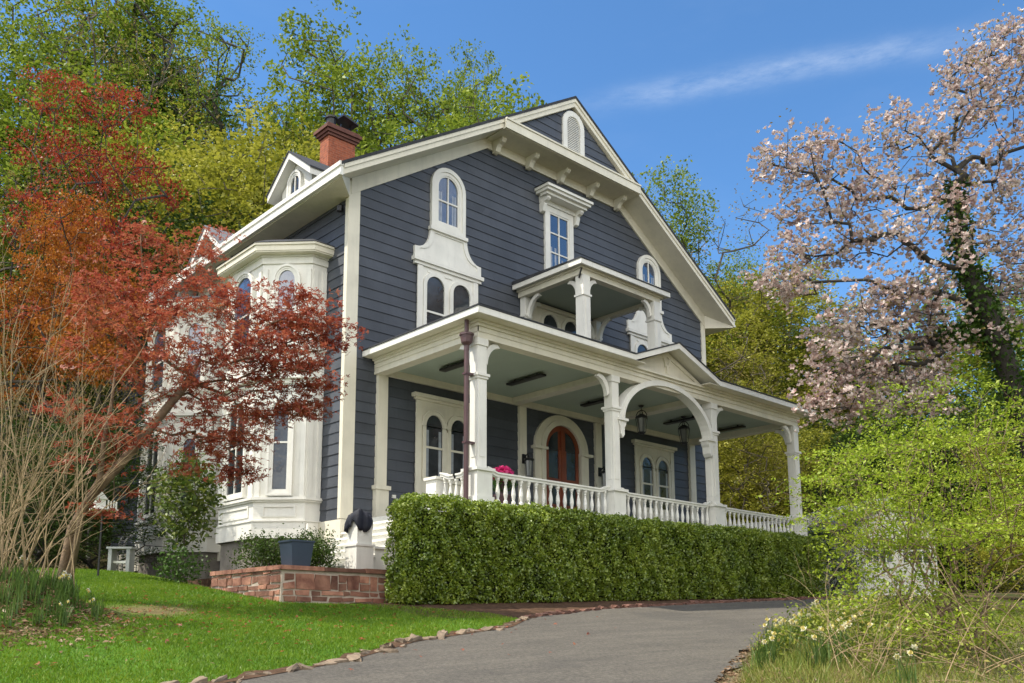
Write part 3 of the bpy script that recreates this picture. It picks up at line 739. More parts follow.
# eaves soffit and fascia
mb = MB()
for s in (-1, 1):
    a, b = sorted((mx(EX0+.04, s), mx(XM-GX+.42, s))); mb.box(a, b, EY+.042, YP-.121, 7.736, 7.752)
    a, b = sorted((mx(EX0+.04, s), mx(PX0-.101, s))); mb.box(a, b, YP-.12, YW-.03, 7.736, 7.76)
mb.build_each('porch_soffit', M['cream'], H)
mb = MB()
for s in (-1, 1):
    a, b = sorted((mx(EX0, s), mx(XM-GX, s))); mb.box(a, b, EY, EY+.04, 7.735, 7.865)
    a, b = sorted((mx(EX0, s), mx(EX0+.04, s))); mb.box(a, b, EY+.041, YW-.03, 7.735, 7.865)
    # raking fascia of the little gable
    P = [(XM+s*GX, 7.735), (XM, GZ-.135), (XM, GZ), (XM+s*GX, 7.865)]
    if s > 0: P = P[::-1]
    mb.prism(P, 0, .04, Fr((0, EY+.04, 0), (1, 0, 0), (0, -1, 0)))
    # its soffit slab
    P = [(XM+s*GX*1.04, 7.755), (XM, GZ-.09), (XM, GZ-.04), (XM+s*GX*1.04, 7.80)]
    if s > 0: P = P[::-1]
    mb.prism(P, -.62, -.001, Fr((0, EY+.04, 0), (1, 0, 0), (0, -1, 0)))
mb.build('porch_fascia', M['white'], H)
# tympanum with its Y shaped ornament
FP = Fr((0, YP, 0), (1, 0, 0), (0, -1, 0))
mb = MB(); mb.prism([(XM-1.55, 7.74), (XM+1.55, 7.74), (XM, GZ-.13)], -.1, -.005, FP)
mb.ring([(XM-1.5, 7.745), (XM+1.5, 7.745), (XM, GZ-.13)], [(XM-1.15, 7.80), (XM+1.15, 7.80), (XM, GZ-.26)], -.004, .03, FP)
mb.fbox(FP, XM-.04, XM+.04, 7.80, 8.02, -.004, .045)
for s in (-1, 1):
    o = [(XM+s*(.02+.30*(1-math.cos(t))), 7.98+.30*math.sin(t)) for t in np.linspace(0, 1.25, 7)]
    i = [(XM+s*(.09+.26*(1-math.cos(t))), 7.98+.28*math.sin(t)) for t in np.linspace(0, 1.25, 7)]
    mb.ring(o, i, -.004, .04, FP, closed=False)
mb.build('porch_pediment', M['cream'], H)
# porch roof shingles (hipped) and gable roof
pz = 7.87; k = .145
mb = MB(); e = .02; zt = pz+k*(YW-EY)
def rq(P, th=.028): 
    n = len(P); Q = [(x, y, z+th) for x, y, z in P]; mb.add(list(P)+Q, [tuple(range(n))[::-1], tuple(range(n, 2*n))]+[(i, (i+1) % n, n+(i+1) % n, n+i) for i in range(n)])
hx = EX0+(YW-EY)
vg = XM-GX
rq([(EX0-e, EY-e, pz), (vg, EY-e, pz), (vg+.02, YP+.1, pz+k*.5), (vg+1.0, YW, zt), (hx, YW, zt)])
rq([(2*XM-EX0+e, EY-e, pz), (2*XM-hx, YW, zt), (2*XM-vg-1.0, YW, zt), (2*XM-vg-.02, YP+.1, pz+k*.5), (2*XM-vg, EY-e, pz)])
rq([(vg+1.0, YW, zt), (vg+.02, YP+.1, pz+k*.5), (2*XM-vg-.02, YP+.1, pz+k*.5), (2*XM-vg-1.0, YW, zt)])
rq([(EX0-e, YW, pz), (EX0-e, EY-e, pz), (hx, YW, zt)])
rq([(2*XM-EX0+e, YW, pz), (2*XM-hx, YW, zt), (2*XM-EX0+e, EY-e, pz)])
for s in (-1, 1):
    P = [(XM+s*(GX+.0), EY-e, pz), (XM, EY-e, GZ+.006), (XM, EY+3.9, GZ+.006), (XM+s*GX, EY+.35, pz)]
    rq(P if s < 0 else P[::-1])
mb.build('porch_roof', M['shingle'], H)
# posts
def post(xc, yc, side):
    mb = MB(); hw = .12
    mb.box(xc-hw, xc+hw, yc-hw, yc+hw, 4.72, 7.385)
    for ax in (-1, 1): # raised fillets on the shaft faces
        mb.box(xc-hw*.55, xc+hw*.55, yc-hw-.012, yc-hw-.001, 4.95, 6.5); mb.box(xc-hw-.012, xc-hw-.001, yc-hw*.55, yc+hw*.55, 4.95, 6.5); break
    mb.box(xc-hw-.05, xc+hw+.05, yc-hw-.05, yc+hw+.05, 6.60, 6.655); mb.box(xc-hw-.025, xc+hw+.025, yc-hw-.025, yc+hw+.025, 6.55, 6.599)
    mb.box(xc-hw-.025, xc+hw+.025, yc-hw-.025, yc+hw+.025, 7.24, 7.386)
    P = mb.build('porch_post', M['white'], H)
    p = MB(); q = .20
    p.box(xc-q, xc+q, yc-q, yc+q, 3.7, 4.66); p.box(xc-q-.045, xc+q+.045, yc-q-.045, yc+q+.045, 4.661, 4.72); p.box(xc-q-.03, xc+q+.03, yc-q-.03, yc+q+.03, 3.7, 4.15)
    p.build('pedestal', M['white'], P)
    # curved brackets
    for sd in side:
        b = MB(); n = 9; r = .36
        F2 = Fr((xc, yc, 0), (1, 0, 0), (0, -1, 0)) if sd in (-1, 1) else Fr((xc, yc, 0), (0, 1, 0), (1, 0, 0))
        s_ = sd if sd in (-1, 1) else (1 if sd == 2 else -1)
        o = [(s_*(hw+r*(1-math.cos(t))), 7.385-r*1.15*(1-math.sin(t))) for t in np.linspace(0, math.pi/2, n)]
        i = [(s_*(hw+.09+(r-.02)*(1-math.cos(t))), 7.385-.08-(r*1.15-.0)*(1-math.sin(t))) for t in np.linspace(0, math.pi/2, n)]
        b.ring(o, i, -.05, .05, F2, closed=False); b.build('curved_bracket', M['white'], P)
    return P
PXS = [11.62, 15.73, 2*XM-15.73, 2*XM-11.62]
PYC = YP+.13
for i, x in enumerate(PXS): post(x, PYC, {0: (1, 2), 1: (-1,), 2: (1,), 3: (-1, 2)}[i])
# the arch between the middle posts
mb = MB(); n = 26; F2 = Fr((0, PYC, 0), (1, 0, 0), (0, -1, 0)); a_o, a_i = 1.86, 1.71; zs = 6.35
o = [(XM-a_o*math.cos(math.pi*i/n), zs+1.24*math.sin(math.pi*i/n)) for i in range(n+1)]
i_ = [(XM-a_i*math.cos(math.pi*i/n), zs+1.11*math.sin(math.pi*i/n)) for i in range(n+1)]
mb.ring(o, i_, -.09, .16, F2, closed=False)
o2 = [(XM-(a_i+.05)*math.cos(math.pi*i/n), zs+1.14*math.sin(math.pi*i/n)) for i in range(n+1)]
mb.ring([(u*1.0, v) for u, v in o2], i_, .161, .18, F2, closed=False)
A = mb.build('porch_arch', M['white'], H)
for s in (-1, 1):
    c = MB(); xa = XM+s*1.76
    c.prism([(xa-.14, 6.35), (xa+.14, 6.35), (xa+.11, 6.25), (xa+.07, 6.2), (xa+.06, 6.03), (xa, 5.95), (xa-.06, 6.03), (xa-.07, 6.2), (xa-.11, 6.25)], -.08, .15, F2); c.fbox(F2, xa-.17, xa+.17, 6.351, 6.41, -.1, .19); c.build('corbel', M['white'], A)
# balustrades: one railing per bay, each baluster a piece of its own
bprof = [(.045, 0), (.045, .07), (.026, .09), (.030, .13), (.046, .22), (.040, .30), (.024, .40), (.020, .44), (.030, .46), (.024, .48), (.038, .51), (.045, .53), (.045, .58)]
def mesh_of(mb, name, mat, smooth=False):
    o = mb.build(name, mat, None); me = o.data; bpy.data.objects.remove(o); return me
bal_me = mesh_of(MB().lathe(bprof, (0, 0, 0), 10), 'baluster', M['white'], True)
def railing(p0, p1, nb, zb=4.08):
    p0 = np.array(p0); p1 = np.array(p1); L = np.linalg.norm(p1-p0); d = (p1-p0)/L; F2 = Fr((p0[0], p0[1], 0), (d[0], d[1], 0), (d[1], -d[0], 0))
    def zt(u):
        e = min(u, L-u); return 4.665+.09*(1-float(sst(0, .30, e)))
    us = np.concatenate([np.linspace(0, .34, 8), np.linspace(.5, L-.5, 6), np.linspace(L-.34, L, 8)])
    mb = MB()
    for u0, u1 in zip(us[:-1], us[1:]):
        for lo, hi, hw in ((-.0, .035, .075), (-.055, -.001, .05)):
            mb.hexa([F2(u0, zt(u0)+lo, -hw), F2(u1, zt(u1)+lo, -hw), F2(u1, zt(u1)+lo, hw), F2(u0, zt(u0)+lo, hw), F2(u0, zt(u0)+hi, -hw), F2(u1, zt(u1)+hi, -hw), F2(u1, zt(u1)+hi, hw), F2(u0, zt(u0)+hi, hw)])
    Rr = mb.build('railing', M['white'], H); MB().fbox(F2, 0, L, zb-.06, zb, -.05, .05).build('bottom_rail', M['white'], Rr)
    for k_ in range(nb):
        u = L*(k_+.5)/nb; o = bpy.data.objects.new('baluster', bal_me); COL.objects.link(o); o.parent = Rr
        z = zt(u)-.05; hgt = z-zb
        o.location = (p0[0]+d[0]*u-ORG[H.name][0], p0[1]+d[1]*u-ORG[H.name][1], zb-ORG[H.name][2]); o.scale = (1, 1, hgt/.58)
for a, b, nb in ((0, 1, 17), (1, 2, 17), (2, 3, 18)): railing((PXS[a]+.20, PYC), (PXS[b]-.20, PYC), nb)
railing((PXS[0], 14.45), (PXS[0], PYC+.2), 5)
railing((PXS[3], PYC+.2), (PXS[3], YW-.12), 14)
mb = MB(); mb.box(PXS[0]-.15, PXS[0]+.15, 14.46, 14.80, 4.0, 4.64); mb.box(PXS[0]-.19, PXS[0]+.19, 14.42, 14.84, 4.641, 4.70); mb.build('railing_pedestal', M['white'], H)
# downspout with its leader head
mb = MB(); cx, cy = 11.31, 13.32
mb.tube([(cx, cy, 2.3), (cx, cy, 7.18)], .05, 8); mb.lathe([(.055, 0), (.055, .10), (.11, .16), (.13, .30), (.15, .31), (.15, .35)], (cx, cy, 7.10), 8); mb.tube([(cx, cy, 7.5), (cx, cy, 7.74)], .045, 8)
for z in (5.2, 6.6): mb.box(cx-.06, cx+.20, cy-.06, cy+.06, z, z+.04)
mb.build_each('downspout', M['brown'], H)
# ---- entrance
u0, u1 = XM-.68, XM+.68
mb = MB(); mb.prism(arch(u0, u1, 4.0, 6.40, .68, 20), .026, .05, FW)
D = mb.build('door', M['door'], H)
st = MB()
for s in (-1, 1):
    a, b = (XM-.64, XM-.05) if s < 0 else (XM+.05, XM+.64)
    st.fbox(FW, a, a+.1, 4.02, 6.4, .0505, .085); st.fbox(FW, b-.1, b, 4.02, 6.4, .0505, .085); st.fbox(FW, a+.1, b-.1, 5.42, 5.6, .0505, .085); st.fbox(FW, a+.1, b-.1, 4.02, 4.35, .0505, .085)
    st.fbox(FW, a+.16, b-.16, 4.45, 4.85, .0505, .07)
st.ring(arch(u0, u1, 6.38, 6.40, .68, 20), arch(u0+.12, u1-.12, 6.38, 6.40, .55, 20), .0505, .08, FW); st.fbox(FW, XM-.05, XM+.05, 4.02, 7.05, .0505, .095)
st.build_each('door_stile', M['door'], D)
gl = MB()
for s in (-1, 1):
    a, b = (XM-.54, XM-.15) if s < 0 else (XM+.15, XM+.54)
    gl.fbox(FW, a, b, 4.9, 5.41, .0505, .056)
    pts = [(a, 5.61), (b, 5.61)]+[(x, 6.40+.54*math.sqrt(max(0, 1-((x-XM)/.56)**2))) for x in np.linspace(b, a, 8)]
    gl.prism(pts, .0505, .056, FW)
gl.build_each('door_glass', M['glass'], D)
mb = MB(); mb.lathe([(.02, 0), (.03, .02), (.02, .12)], (XM+.07, YW-.12, 5.1), 8); mb.build('door_handle', M['metal'], D)
mb = MB(); mb.ring(arch(u0-.38, u1+.38, 4.0, 6.40, .98, 22), arch(u0-.02, u1+.02, 4.0, 6.40, .69, 22), .001, .09, FW)
mb.ring(arch(u0-.16, u1+.16, 4.0, 6.40, .84, 22), arch(u0-.02, u1+.02, 4.0, 6.40, .69, 22), .0905, .15, FW)
for s in (-1, 1):
    a, b = sorted((XM+s*.66, XM+s*1.14)); mb.fbox(FW, a, b, 6.33, 6.40, .001, .20)
    a, b = sorted((XM+s*.68, XM+s*1.10)); mb.fbox(FW, a, b, 4.0, 4.3, .001, .17)
mb.build('door_surround', M['cream'], H)
for s in (-1, 1):
    xc = XM+s*1.5; mb = MB(); mb.fbox(FW, xc-.06, xc+.06, 5.85, 6.1, .101, .14); mb.tube([(xc, YW-.14, 6.02), (xc, YW-.26, 6.1), (xc, YW-.30, 5.98)], .018, 6)
    mb.lathe([(.02, .0), (.13, -.04), (.14, -.09)][::-1], (xc, YW-.30, 6.0), 8); mb.lathe([(.05, 0), (.09, .02), (.09, .05)], (xc, YW-.30, 5.45), 8)
    for j in range(4): q = math.pi/4+j*math.pi/2; mb.tube([(xc+.085*math.cos(q), YW-.30+.085*math.sin(q), 5.47), (xc+.11*math.cos(q), YW-.30+.11*math.sin(q), 5.92)], .008, 4)
    W = mb.build('wall_lantern', M['black'], H); MB().lathe([(.07, 0), (.095, .4)], (xc, YW-.30, 5.5), 8).build('lantern_glass', M['lamp_glass'], W)
# ---- steps on the left end of the porch
n = 8; mb = MB()
for i in range(n):
    z1 = 4.0-.171*(i+1); x1 = 11.25-.27*i
    mb.box(x1-.27, x1, 14.35, YW-.10, 2.0, z1-.045); mb.box(x1-.32, x1+.0, 14.30, YW-.09, z1-.044, z1)
S = mb.build('porch_steps', M['white'], H)
mb = MB(); nx, ny = 9.45, 14.20
mb.box(nx-.19, nx+.19, ny-.19, ny+.19, 2.3, 3.1); mb.box(nx-.21, nx+.21, ny-.21, ny+.21, 3.101, 3.14); mb.box(nx-.165, nx+.165, ny-.165, ny+.165, 3.141, 3.62); mb.build('newel_post', M['white'], S)

# ---- balcony over the porch
bx0, bx1, by = 15.89, 2*XM-15.89, 14.33
mb = MB(); mb.box(16.10, 19.30, 14.52, 14.72, 10.40, 10.54)
for a, b in ((16.10, 16.28), (19.12, 19.30)): mb.box(a, b, 14.721, YW-.03, 10.40, 10.54)
mb.box(16.04, 19.36, 14.46, YW-.03, 10.541, 10.60)
mb.build('balcony_beam', M['cream'], H)
MB().box(16.285, 19.115, 14.725, YW-.03, 10.50, 10.535).build('balcony_ceiling', M['ceiling'], H)
mb = MB(); mb.box(bx0, bx1, by, by+.05, 10.57, 10.70); 
for a, b in ((bx0, bx0+.05), (bx1-.05, bx1)): mb.box(a, b, by+.051, YW-.03, 10.57, 10.70)
mb.box(bx0+.051, bx1-.051, by+.051, YW-.03, 10.601, 10.64); mb.build('balcony_fascia', M['white'], H)
mb = MB(); mb.add([(bx0-.02, by-.02, 10.702), (bx1+.02, by-.02, 10.702), (bx1+.02, YW-.03, 10.702), (bx0-.02, YW-.03, 10.702), (bx0-.02, by-.02, 10.73), (bx1+.02, by-.02, 10.73), (bx1+.02, YW-.03, 10.80), (bx0-.02, YW-.03, 10.80)], [(0, 3, 2, 1), (4, 5, 6, 7), (0, 1, 5, 4), (1, 2, 6, 5), (2, 3, 7, 6), (3, 0, 4, 7)])
mb.build('balcony_roof', M['shingle'], H)
for s in (-1, 1):
    for yc, h0 in ((14.63, .13), (YW-.14, .10)):
        xc = mx(16.27, s); mb = MB(); mb.box(xc-h0, xc+h0, yc-h0, yc+h0, 8.0, 10.40); mb.box(xc-h0-.03, xc+h0+.03, yc-h0-.03, yc+h0+.03, 9.85, 9.90)
        mb.box(xc-.05, xc+.05, yc-h0-.012, yc-h0-.001, 8.6, 9.8)
        P = mb.build('balcony_post', M['white'], H)
        sd = [(Fr((xc, yc, 0), (1, 0, 0), (0, -1, 0)), -s)]
        sd += [(Fr((xc, yc, 0), (0, 1, 0), (1, 0, 0)), 1 if yc < 15 else -1)]
        for F2, s_ in sd:
            b = MB(); r = .30 if yc < 15 else .42
            if yc < 15 and s_ == 1 and False: continue
            o = [(s_*(h0+r*(1-math.cos(t))), 10.395-r*1.25*(1-math.sin(t))) for t in np.linspace(0, math.pi/2, 9)]
            i = [(s_*(h0+.08+(r-.02)*(1-math.cos(t))), 10.395-.075-r*1.25*(1-math.sin(t))) for t in np.linspace(0, math.pi/2, 9)]
            b.ring(o, i, -.045, .045, F2, closed=False); b.build('curved_bracket', M['white'], P)
mb = MB(); mb.tube([(2*XM-16.27+.2, 14.62, 8.0), (2*XM-16.27+.2, 14.62, 10.4)], .03, 6); mb.tube([(16.27-.17, 14.6, 10.3), (16.27-.17, 14.5, 10.56)], .025, 6); mb.build_each('downspout', M['black'], H)
# balcony doors: a panel with two round heads
mb = MB(); mb.fbox(FW, 16.55, 18.85, 8.2, 10.45, .001, .06); mb.fbox(FW, 16.45, 18.95, 10.30, 10.38, .0605, .12)
W = mb.build('balcony_door', M['cream'], H)
for uc in (17.28, 18.12):
    MB().prism(arch(uc-.3, uc+.3, 8.3, 9.86, .32), .0605, .066, FW).build('pane', M['glass'], W)
    m2 = MB(); m2.ring(arch(uc-.40, uc+.40, 8.3, 9.86, .42), arch(uc-.30, uc+.30, 8.3, 9.86, .32), .061, .12, FW); m2.build('sash', M['cream'], W)
mb = MB(); mb.lathe([(.03, .2), (.03, .05), (.13, .03), (.15, -.05), (.11, -.14)][::-1], (17.0, 15.3, 10.36), 10); mb.build('balcony_lamp', M['black'], H)

# ---- side bays on the left wall
def bay(y0, cd, ztop):
    """canted bay: A(10.72,y0) B(10.3,y0) C D E F; two storeys"""
    A = (XL, y0); B = (10.31, y0); C = (9.48, y0+.83); Dp = (9.48, y0+.83+cd); E_ = (10.31, y0+1.66+cd); F_ = (XL, y0+1.66+cd)
    pts = [A, B, C, Dp, E_, F_]
    def off(d):
        k_ = d*.414; return [(XL, y0-d), (10.31-k_, y0-d), (9.48-d, y0+.83-k_), (9.48-d, y0+.83+cd+k_), (10.31-k_, y0+1.66+cd+d), (XL, y0+1.66+cd+d)]
    def layer(mb, d, z0, z1):
        P = off(d); n = len(P); V = [(x, y, z0) for x, y in P]+[(x, y, z1) for x, y in P]
        mb.add(V, [tuple(range(n)), tuple(range(n, 2*n))[::-1]]+[(i, n+i, n+(i+1) % n, (i+1) % n) for i in range(n)])
    mb = MB(); layer(mb, 0, 3.58, ztop-.001)
    layer(mb, .035, 3.58, 3.95); layer(mb, .06, 3.951, 3.98); layer(mb, .05, 4.40, 4.44); layer(mb, .09, 4.441, 4.50)
    layer(mb, .04, 7.15, 7.25); layer(mb, .13, 7.251, 7.34); layer(mb, .05, 7.90, 7.94); layer(mb, .09, 7.941, 8.0)
    layer(mb, .04, ztop-.16, ztop+.0); layer(mb, .08, ztop+.001, ztop+.039)
    Bm = mb.build('bay', M['white'], H)
    MB().add([], []) 
    m2 = MB(); layer(m2, .26, ztop+.04, ztop+.07); layer(m2, .28, ztop+.071, ztop+.20); layer(m2, .31, ztop+.201, ztop+.255); m2.build('bay_cornice', M['cream'], Bm)
    m2 = MB(); P = off(.33); Q = off(-.1); n = 6
    m2.add([(x, y, ztop+.262) for x, y in P]+[(x, y, ztop+.50) for x, y in Q], [tuple(range(n)), tuple(range(n, 2*n))[::-1]]+[(i, n+i, n+(i+1) % n, (i+1) % n) for i in range(n)]); m2.build('bay_roof', M['shingle'], Bm)
    m2 = MB(); layer(m2, -.08, 1.8, 3.579); m2.build('bay_foundation', M['concrete'], Bm)
    faces = [(B, A, False), (C, B, True), (Dp, C, True), (E_, Dp, True)]
    for p, q, win in faces:
        p = np.array(p); q = np.array(q); L = np.linalg.norm(q-p); d = (q-p)/L; fr = Fr((p[0], p[1], 0), (d[0], d[1], 0), (d[1], -d[0], 0))
        m2 = MB(); f = .11
        if win:
            for u in (0.02, L-.13): m2.fbox(fr, u, u+.11, 4.51, 7.14, .001, .04); m2.fbox(fr, u, u+.11, 8.01, ztop-.29, .001, .04)
            m2.ring([(.2, 4.06), (L-.2, 4.06), (L-.2, 4.33), (.2, 4.33)], [(.25, 4.11), (L-.25, 4.11), (L-.25, 4.28), (.25, 4.28)], .001, .025, fr)
            for z in (4.06, 3.99): pass
        else:
            m2.fbox(fr, .03, .14, 4.51, 7.14, .001, .03); m2.fbox(fr, .03, .14, 8.01, ztop-.29, .001, .03); m2.fbox(fr, L-.13, L-.03, 4.51, ztop-.29, .001, .03)
        m2.build('bay_panel', M['white'], Bm)
        if win:
            uc = L/2; wd = L > 1.4; pr = [(uc-.20, uc+.20)] if not wd else [(uc-.42, uc+.42)]
            for a, b in pr:
                win_arch(fr, a, b, 4.63, 6.45, .22 if not wd else .40, .10, parent=H, mun_v=(.5,) if wd else (), mun_h=(5.76,), pane=M['glass'], name='bay_window', w0=.0, base=False)
                win_arch(fr, a-.03, b+.03, 8.15, 9.62, .29 if not wd else .36, .10, parent=H, mun_v=(), mun_h=(8.95,), pane=M['upglass'], name='bay_window', w0=.0, base=False)
bay(17.73, 1.75, 10.20)
bay(22.70, 1.9, 10.20)
MB().box(10.32, 10.50, 17.58, 17.66, 3.3, 3.9).build('meter_box', M['white'], H)
# ---- gables on the left slope (dormer, and the wider gable over the rear bay), chimney
def side_gable(xf, xr_, yc, hw, zpk, pitch, ov, zb, winr, wall_mat, name, xback):
    fr = Fr((xf, 0, 0), (0, -1, 0), (-1, 0, 0)); t = math.tan(R_(pitch))
    mb = MB(); ze = zpk-.28
    mb.prism([(-yc-hw, zb), (-yc+hw, zb), (-yc+hw, ze-t*hw), (-yc, ze), (-yc-hw, ze-t*hw)], -(xback-xf), 0, fr)
    Dm = mb.build(name, wall_mat, H)
    if winr:
        z_s = zpk-.28-t*winr-.42
        win_arch(fr, -yc-winr, -yc+winr, zb-.2, z_s, winr, .12, parent=Dm, mun_h=(), base=False, pane=M['glass'])
    def two(m2, d0, d1, xa, w):
        for s in (-1, 1):
            P = [(-yc, zpk-d0), (-yc+s*w, zpk-d0-t*w), (-yc+s*w, zpk-d1-t*w), (-yc, zpk-d1)]
            m2.prism(P if s < 0 else P[::-1], -(xback-xr_), xa, Fr((xr_, 0, 0), (0, -1, 0), (-1, 0, 0)))
    m2 = MB(); two(m2, .04, .24, 0, hw+ov); m2.build('dormer_eave', M['white'], Dm)
    m2 = MB(); two(m2, -.005, .039, .03, hw+ov+.04); m2.build('dormer_roof', M['slate'] if wall_mat == M['cream'] else M['shingle'], Dm)
side_gable(11.6, 11.33, 20.95, .80, 14.62, 37, .36, 12.6, .26, M['white'], 'dormer', 15.0)
side_gable(10.68, 10.2, 23.6, 1.35, 13.0, 40, .45, 11.2, 0, M['cream'], 'gable_dormer', 14.0)
mb = MB(); cx0, cx1, cy0, cy1 = 13.50, 14.46, 22.5, 23.0
mb.box(cx0, cx1, cy0, cy1, 12.5, 16.78); CHM = mb.build('chimney', M['brick'], H)
mb = MB()
for i, (d, z0, z1) in enumerate(((.05, 16.62, 16.70), (.10, 16.701, 16.80), (.16, 16.801, 16.90), (.10, 16.901, 16.98))): mb.box(cx0-d, cx1+d, cy0-d, cy1+d, z0, z1)
mb.build('chimney_cap', M['capbrick'], CHM)
mb = MB(); mb.lathe([(.17, 0), (.19, .03), (.15, .06), (.16, .32), (.2, .34), (.2, .40)], (cx0+.22, 22.75, 16.98), 12); mb.build('chimney_pot', M['black'], CHM)
mb = MB(); mb.hexa([(cx0+.45, 22.4, 17.40), (cx1+.06, 22.4, 17.26), (cx1+.06, 23.0, 17.30), (cx0+.45, 23.0, 17.46), (cx0+.45, 22.4, 17.46), (cx1+.06, 22.4, 17.32), (cx1+.06, 23.0, 17.36), (cx0+.45, 23.0, 17.52)])
for x in (cx0+.55, cx1-.1): mb.box(x, x+.04, 22.7, 22.74, 16.98, 17.3)
mb.build('flue_cover', M['black'], CHM)

# ---- loose things about the porch
def hang_lantern(x, y, ztop, L, label):
    t = thing('hanging_lantern', (x, y, ztop), label, 'lantern', 'lanterns hanging from the porch ceiling')
    mb = MB(); mb.lathe([(.0, 0), (.08, -.01), (.05, -.05)][::-1], (x, y, ztop), 8)
    mb.tube([(x, y, ztop-.02), (x, y, ztop-L)], .012, 5)
    for j in range(4):
        q = j*math.pi/2+.4; c, s = math.cos(q), math.sin(q)
        mb.tube([(x, y, ztop-L)]+[(x+c*r, y+s*r, ztop-L-d) for r, d in ((.10, .06), (.15, .15), (.10, .24))], .012, 5)
    mb.build('hook', M['black'], t)
    z = ztop-L-.24; m2 = MB(); m2.lathe([(.17, 0), (.17, .03), (.10, .09), (.05, .12)], (x, y, z), 10); m2.lathe([(.05, -.44), (.10, -.40), (.11, -.38)], (x, y, z), 10)
    for j in range(6): q = j*math.pi/3; m2.tube([(x+.16*math.cos(q), y+.16*math.sin(q), z), (x+.10*math.cos(q), y+.10*math.sin(q), z-.39)], .010, 4)
    m2.build('frame', M['black'], t)
    MB().lathe([(.08, -.38), (.135, -.01)], (x, y, z), 10).build('glass', M['lamp_glass'], t)
hang_lantern(18.95, 15.0, 7.555, .12, 'black glass lantern hanging from the porch ceiling inside the porch arch')
hang_lantern(20.85, 15.0, 7.555, .14, 'black glass lantern hanging in front of the right porch window')
# pot of pink flowers behind the balustrade
fx, fy = 12.72, 13.8
t = thing('flower_pot', (fx, fy, 4.0), 'pot of bright pink flowers on the porch behind the balustrade', 'flower pot')
mb = MB(); mb.lathe([(.12, 0), (.17, .3), (.19, .32), (.19, .36)], (fx, fy, 4.0), 12); mb.tube([(fx, fy, 4.3), (fx, fy, 4.6)], .05, 6); mb.build('pot', M['brown'], t)
rg = np.random.default_rng(5)
def foliage_child(C, size, mat, name, parent, rg, **kw):
    V, F = leaf_quads(C-np.array(ORG[parent.name]), size, rg, **kw); return link(npmesh(name, V, F, mat), name, parent)
M['pink'] = leafmat('pink_petal', [(.35, .012, .09), (.62, .03, .2), (.75, .12, .32)], .3)
M['potleaf'] = leafmat('pot_leaf', [(.03, .08, .015), (.08, .16, .03)], .3)
foliage_child(ell(rg, 700, (fx, fy, 4.80), (.24, .24, .17)), .075, M['pink'], 'flowers', t, rg, aspect=.8)
foliage_child(ell(rg, 400, (fx, fy, 4.62), (.34, .3, .2)), .08, M['potleaf'], 'leaves', t, rg)
# blue planter box on the wall and the black cloth on the newel
bx, by_ = 7.72, 13.5
t = thing('planter_box', (bx, by_, 2.6), 'square blue grey planter box standing on the stone wall', 'planter')
mb = MB(); mb.hexa([(bx-.17, by_-.17, 2.61), (bx+.17, by_-.17, 2.61), (bx+.17, by_+.17, 2.61), (bx-.17, by_+.17, 2.61), (bx-.21, by_-.21, 3.02), (bx+.21, by_-.21, 3.02), (bx+.21, by_+.21, 3.02), (bx-.21, by_+.21, 3.02)])
mb.box(bx-.225, bx+.225, by_-.225, by_+.225, 3.021, 3.05); mb.build('box', M['planter'], t)
MB().box(bx-.19, bx+.19, by_-.19, by_+.19, 3.03, 3.054).build('soil', M['mulch'], t)
def cloth():
    V = []; n, k_ = 40, 12
    for i in range(k_):
        f = i/(k_-1)
        for j in range(n):
            th = 2*math.pi*j/n; r = .03+.18*min(1, f*1.3)+.030*math.sin(5*th+1)*f+.022*math.sin(9*th+3*f)*f+.012*math.sin(15*th+6*f)
            z = 3.66+.05*math.cos(3*th)*(1-f) - (.0 if f < .6 else (f-.6)*.55)*(1+.45*math.sin(3*th+.6)) + .07*math.sin(f*3.0)*(1+.5*math.sin(2*th))+.025*math.sin(7*th+8*f)*f+.018*math.sin(13*th-5*f)*f
            V.append((nx+r*math.cos(th)*1.08, ny+r*math.sin(th), z))
    F = [(i*n+j, i*n+(j+1) % n, (i+1)*n+(j+1) % n, (i+1)*n+j) for i in range(k_-1) for j in range(n)]+[tuple(range(n))]
    o = MB().add(V, F).build('cloth_cover', M['cloth'], None, (nx, ny, 3.62), smooth=True)
    so = o.modifiers.new('thick', 'SOLIDIFY'); so.thickness = .012
    tag(o, 'crumpled black cloth cover draped over the white newel post', 'cloth')
cloth()
# ---------------------------------------------------------------- plants
YG = [(.05, .085, .012), (.11, .15, .020), (.20, .23, .032), (.30, .30, .06)]
M['lf_yellow'] = leafmat('spring_yellow_leaf', [(.08, .10, .014), (.24, .25, .025), (.39, .38, .045), (.50, .48, .11)], .4, .9, .3)
M['lf_green'] = leafmat('fresh_green_leaf', [(.055, .10, .012), (.13, .195, .02), (.25, .32, .035), (.37, .42, .06)], .4)
M['lf_dark'] = leafmat('dark_green_leaf', [(.022, .045, .010), (.045, .085, .016), (.09, .15, .025)], .2)
M['lf_red'] = leafmat('dark_red_maple_leaf', [(.15, .02, .012), (.33, .045, .022), (.42, .10, .035)], .45)
M['lf_orange'] = leafmat('rust_orange_leaf', [(.20, .06, .010), (.38, .12, .016), (.42, .19, .03)], .45)
M['lf_brown'] = leafmat('olive_brown_bud', [(.14, .11, .03), (.25, .20, .06), (.33, .27, .08)], .3)
M['lf_maple'] = leafmat('red_maple_leaf', [(.14, .022, .014), (.31, .055, .030), (.44, .135, .075), (.40, .15, .045)], .45, .7, .8)
M['lf_lime'] = leafmat('lime_shrub_leaf', [(.11, .18, .012), (.23, .33, .018), (.37, .46, .04), (.46, .52, .08)], .4, .4, 1.2)
M['lf_box'] = leafmat('box_hedge_leaf', [(.06, .115, .010), (.15, .23, .016), (.27, .35, .026), (.37, .43, .05)], .3, .55, 1.6, .08)
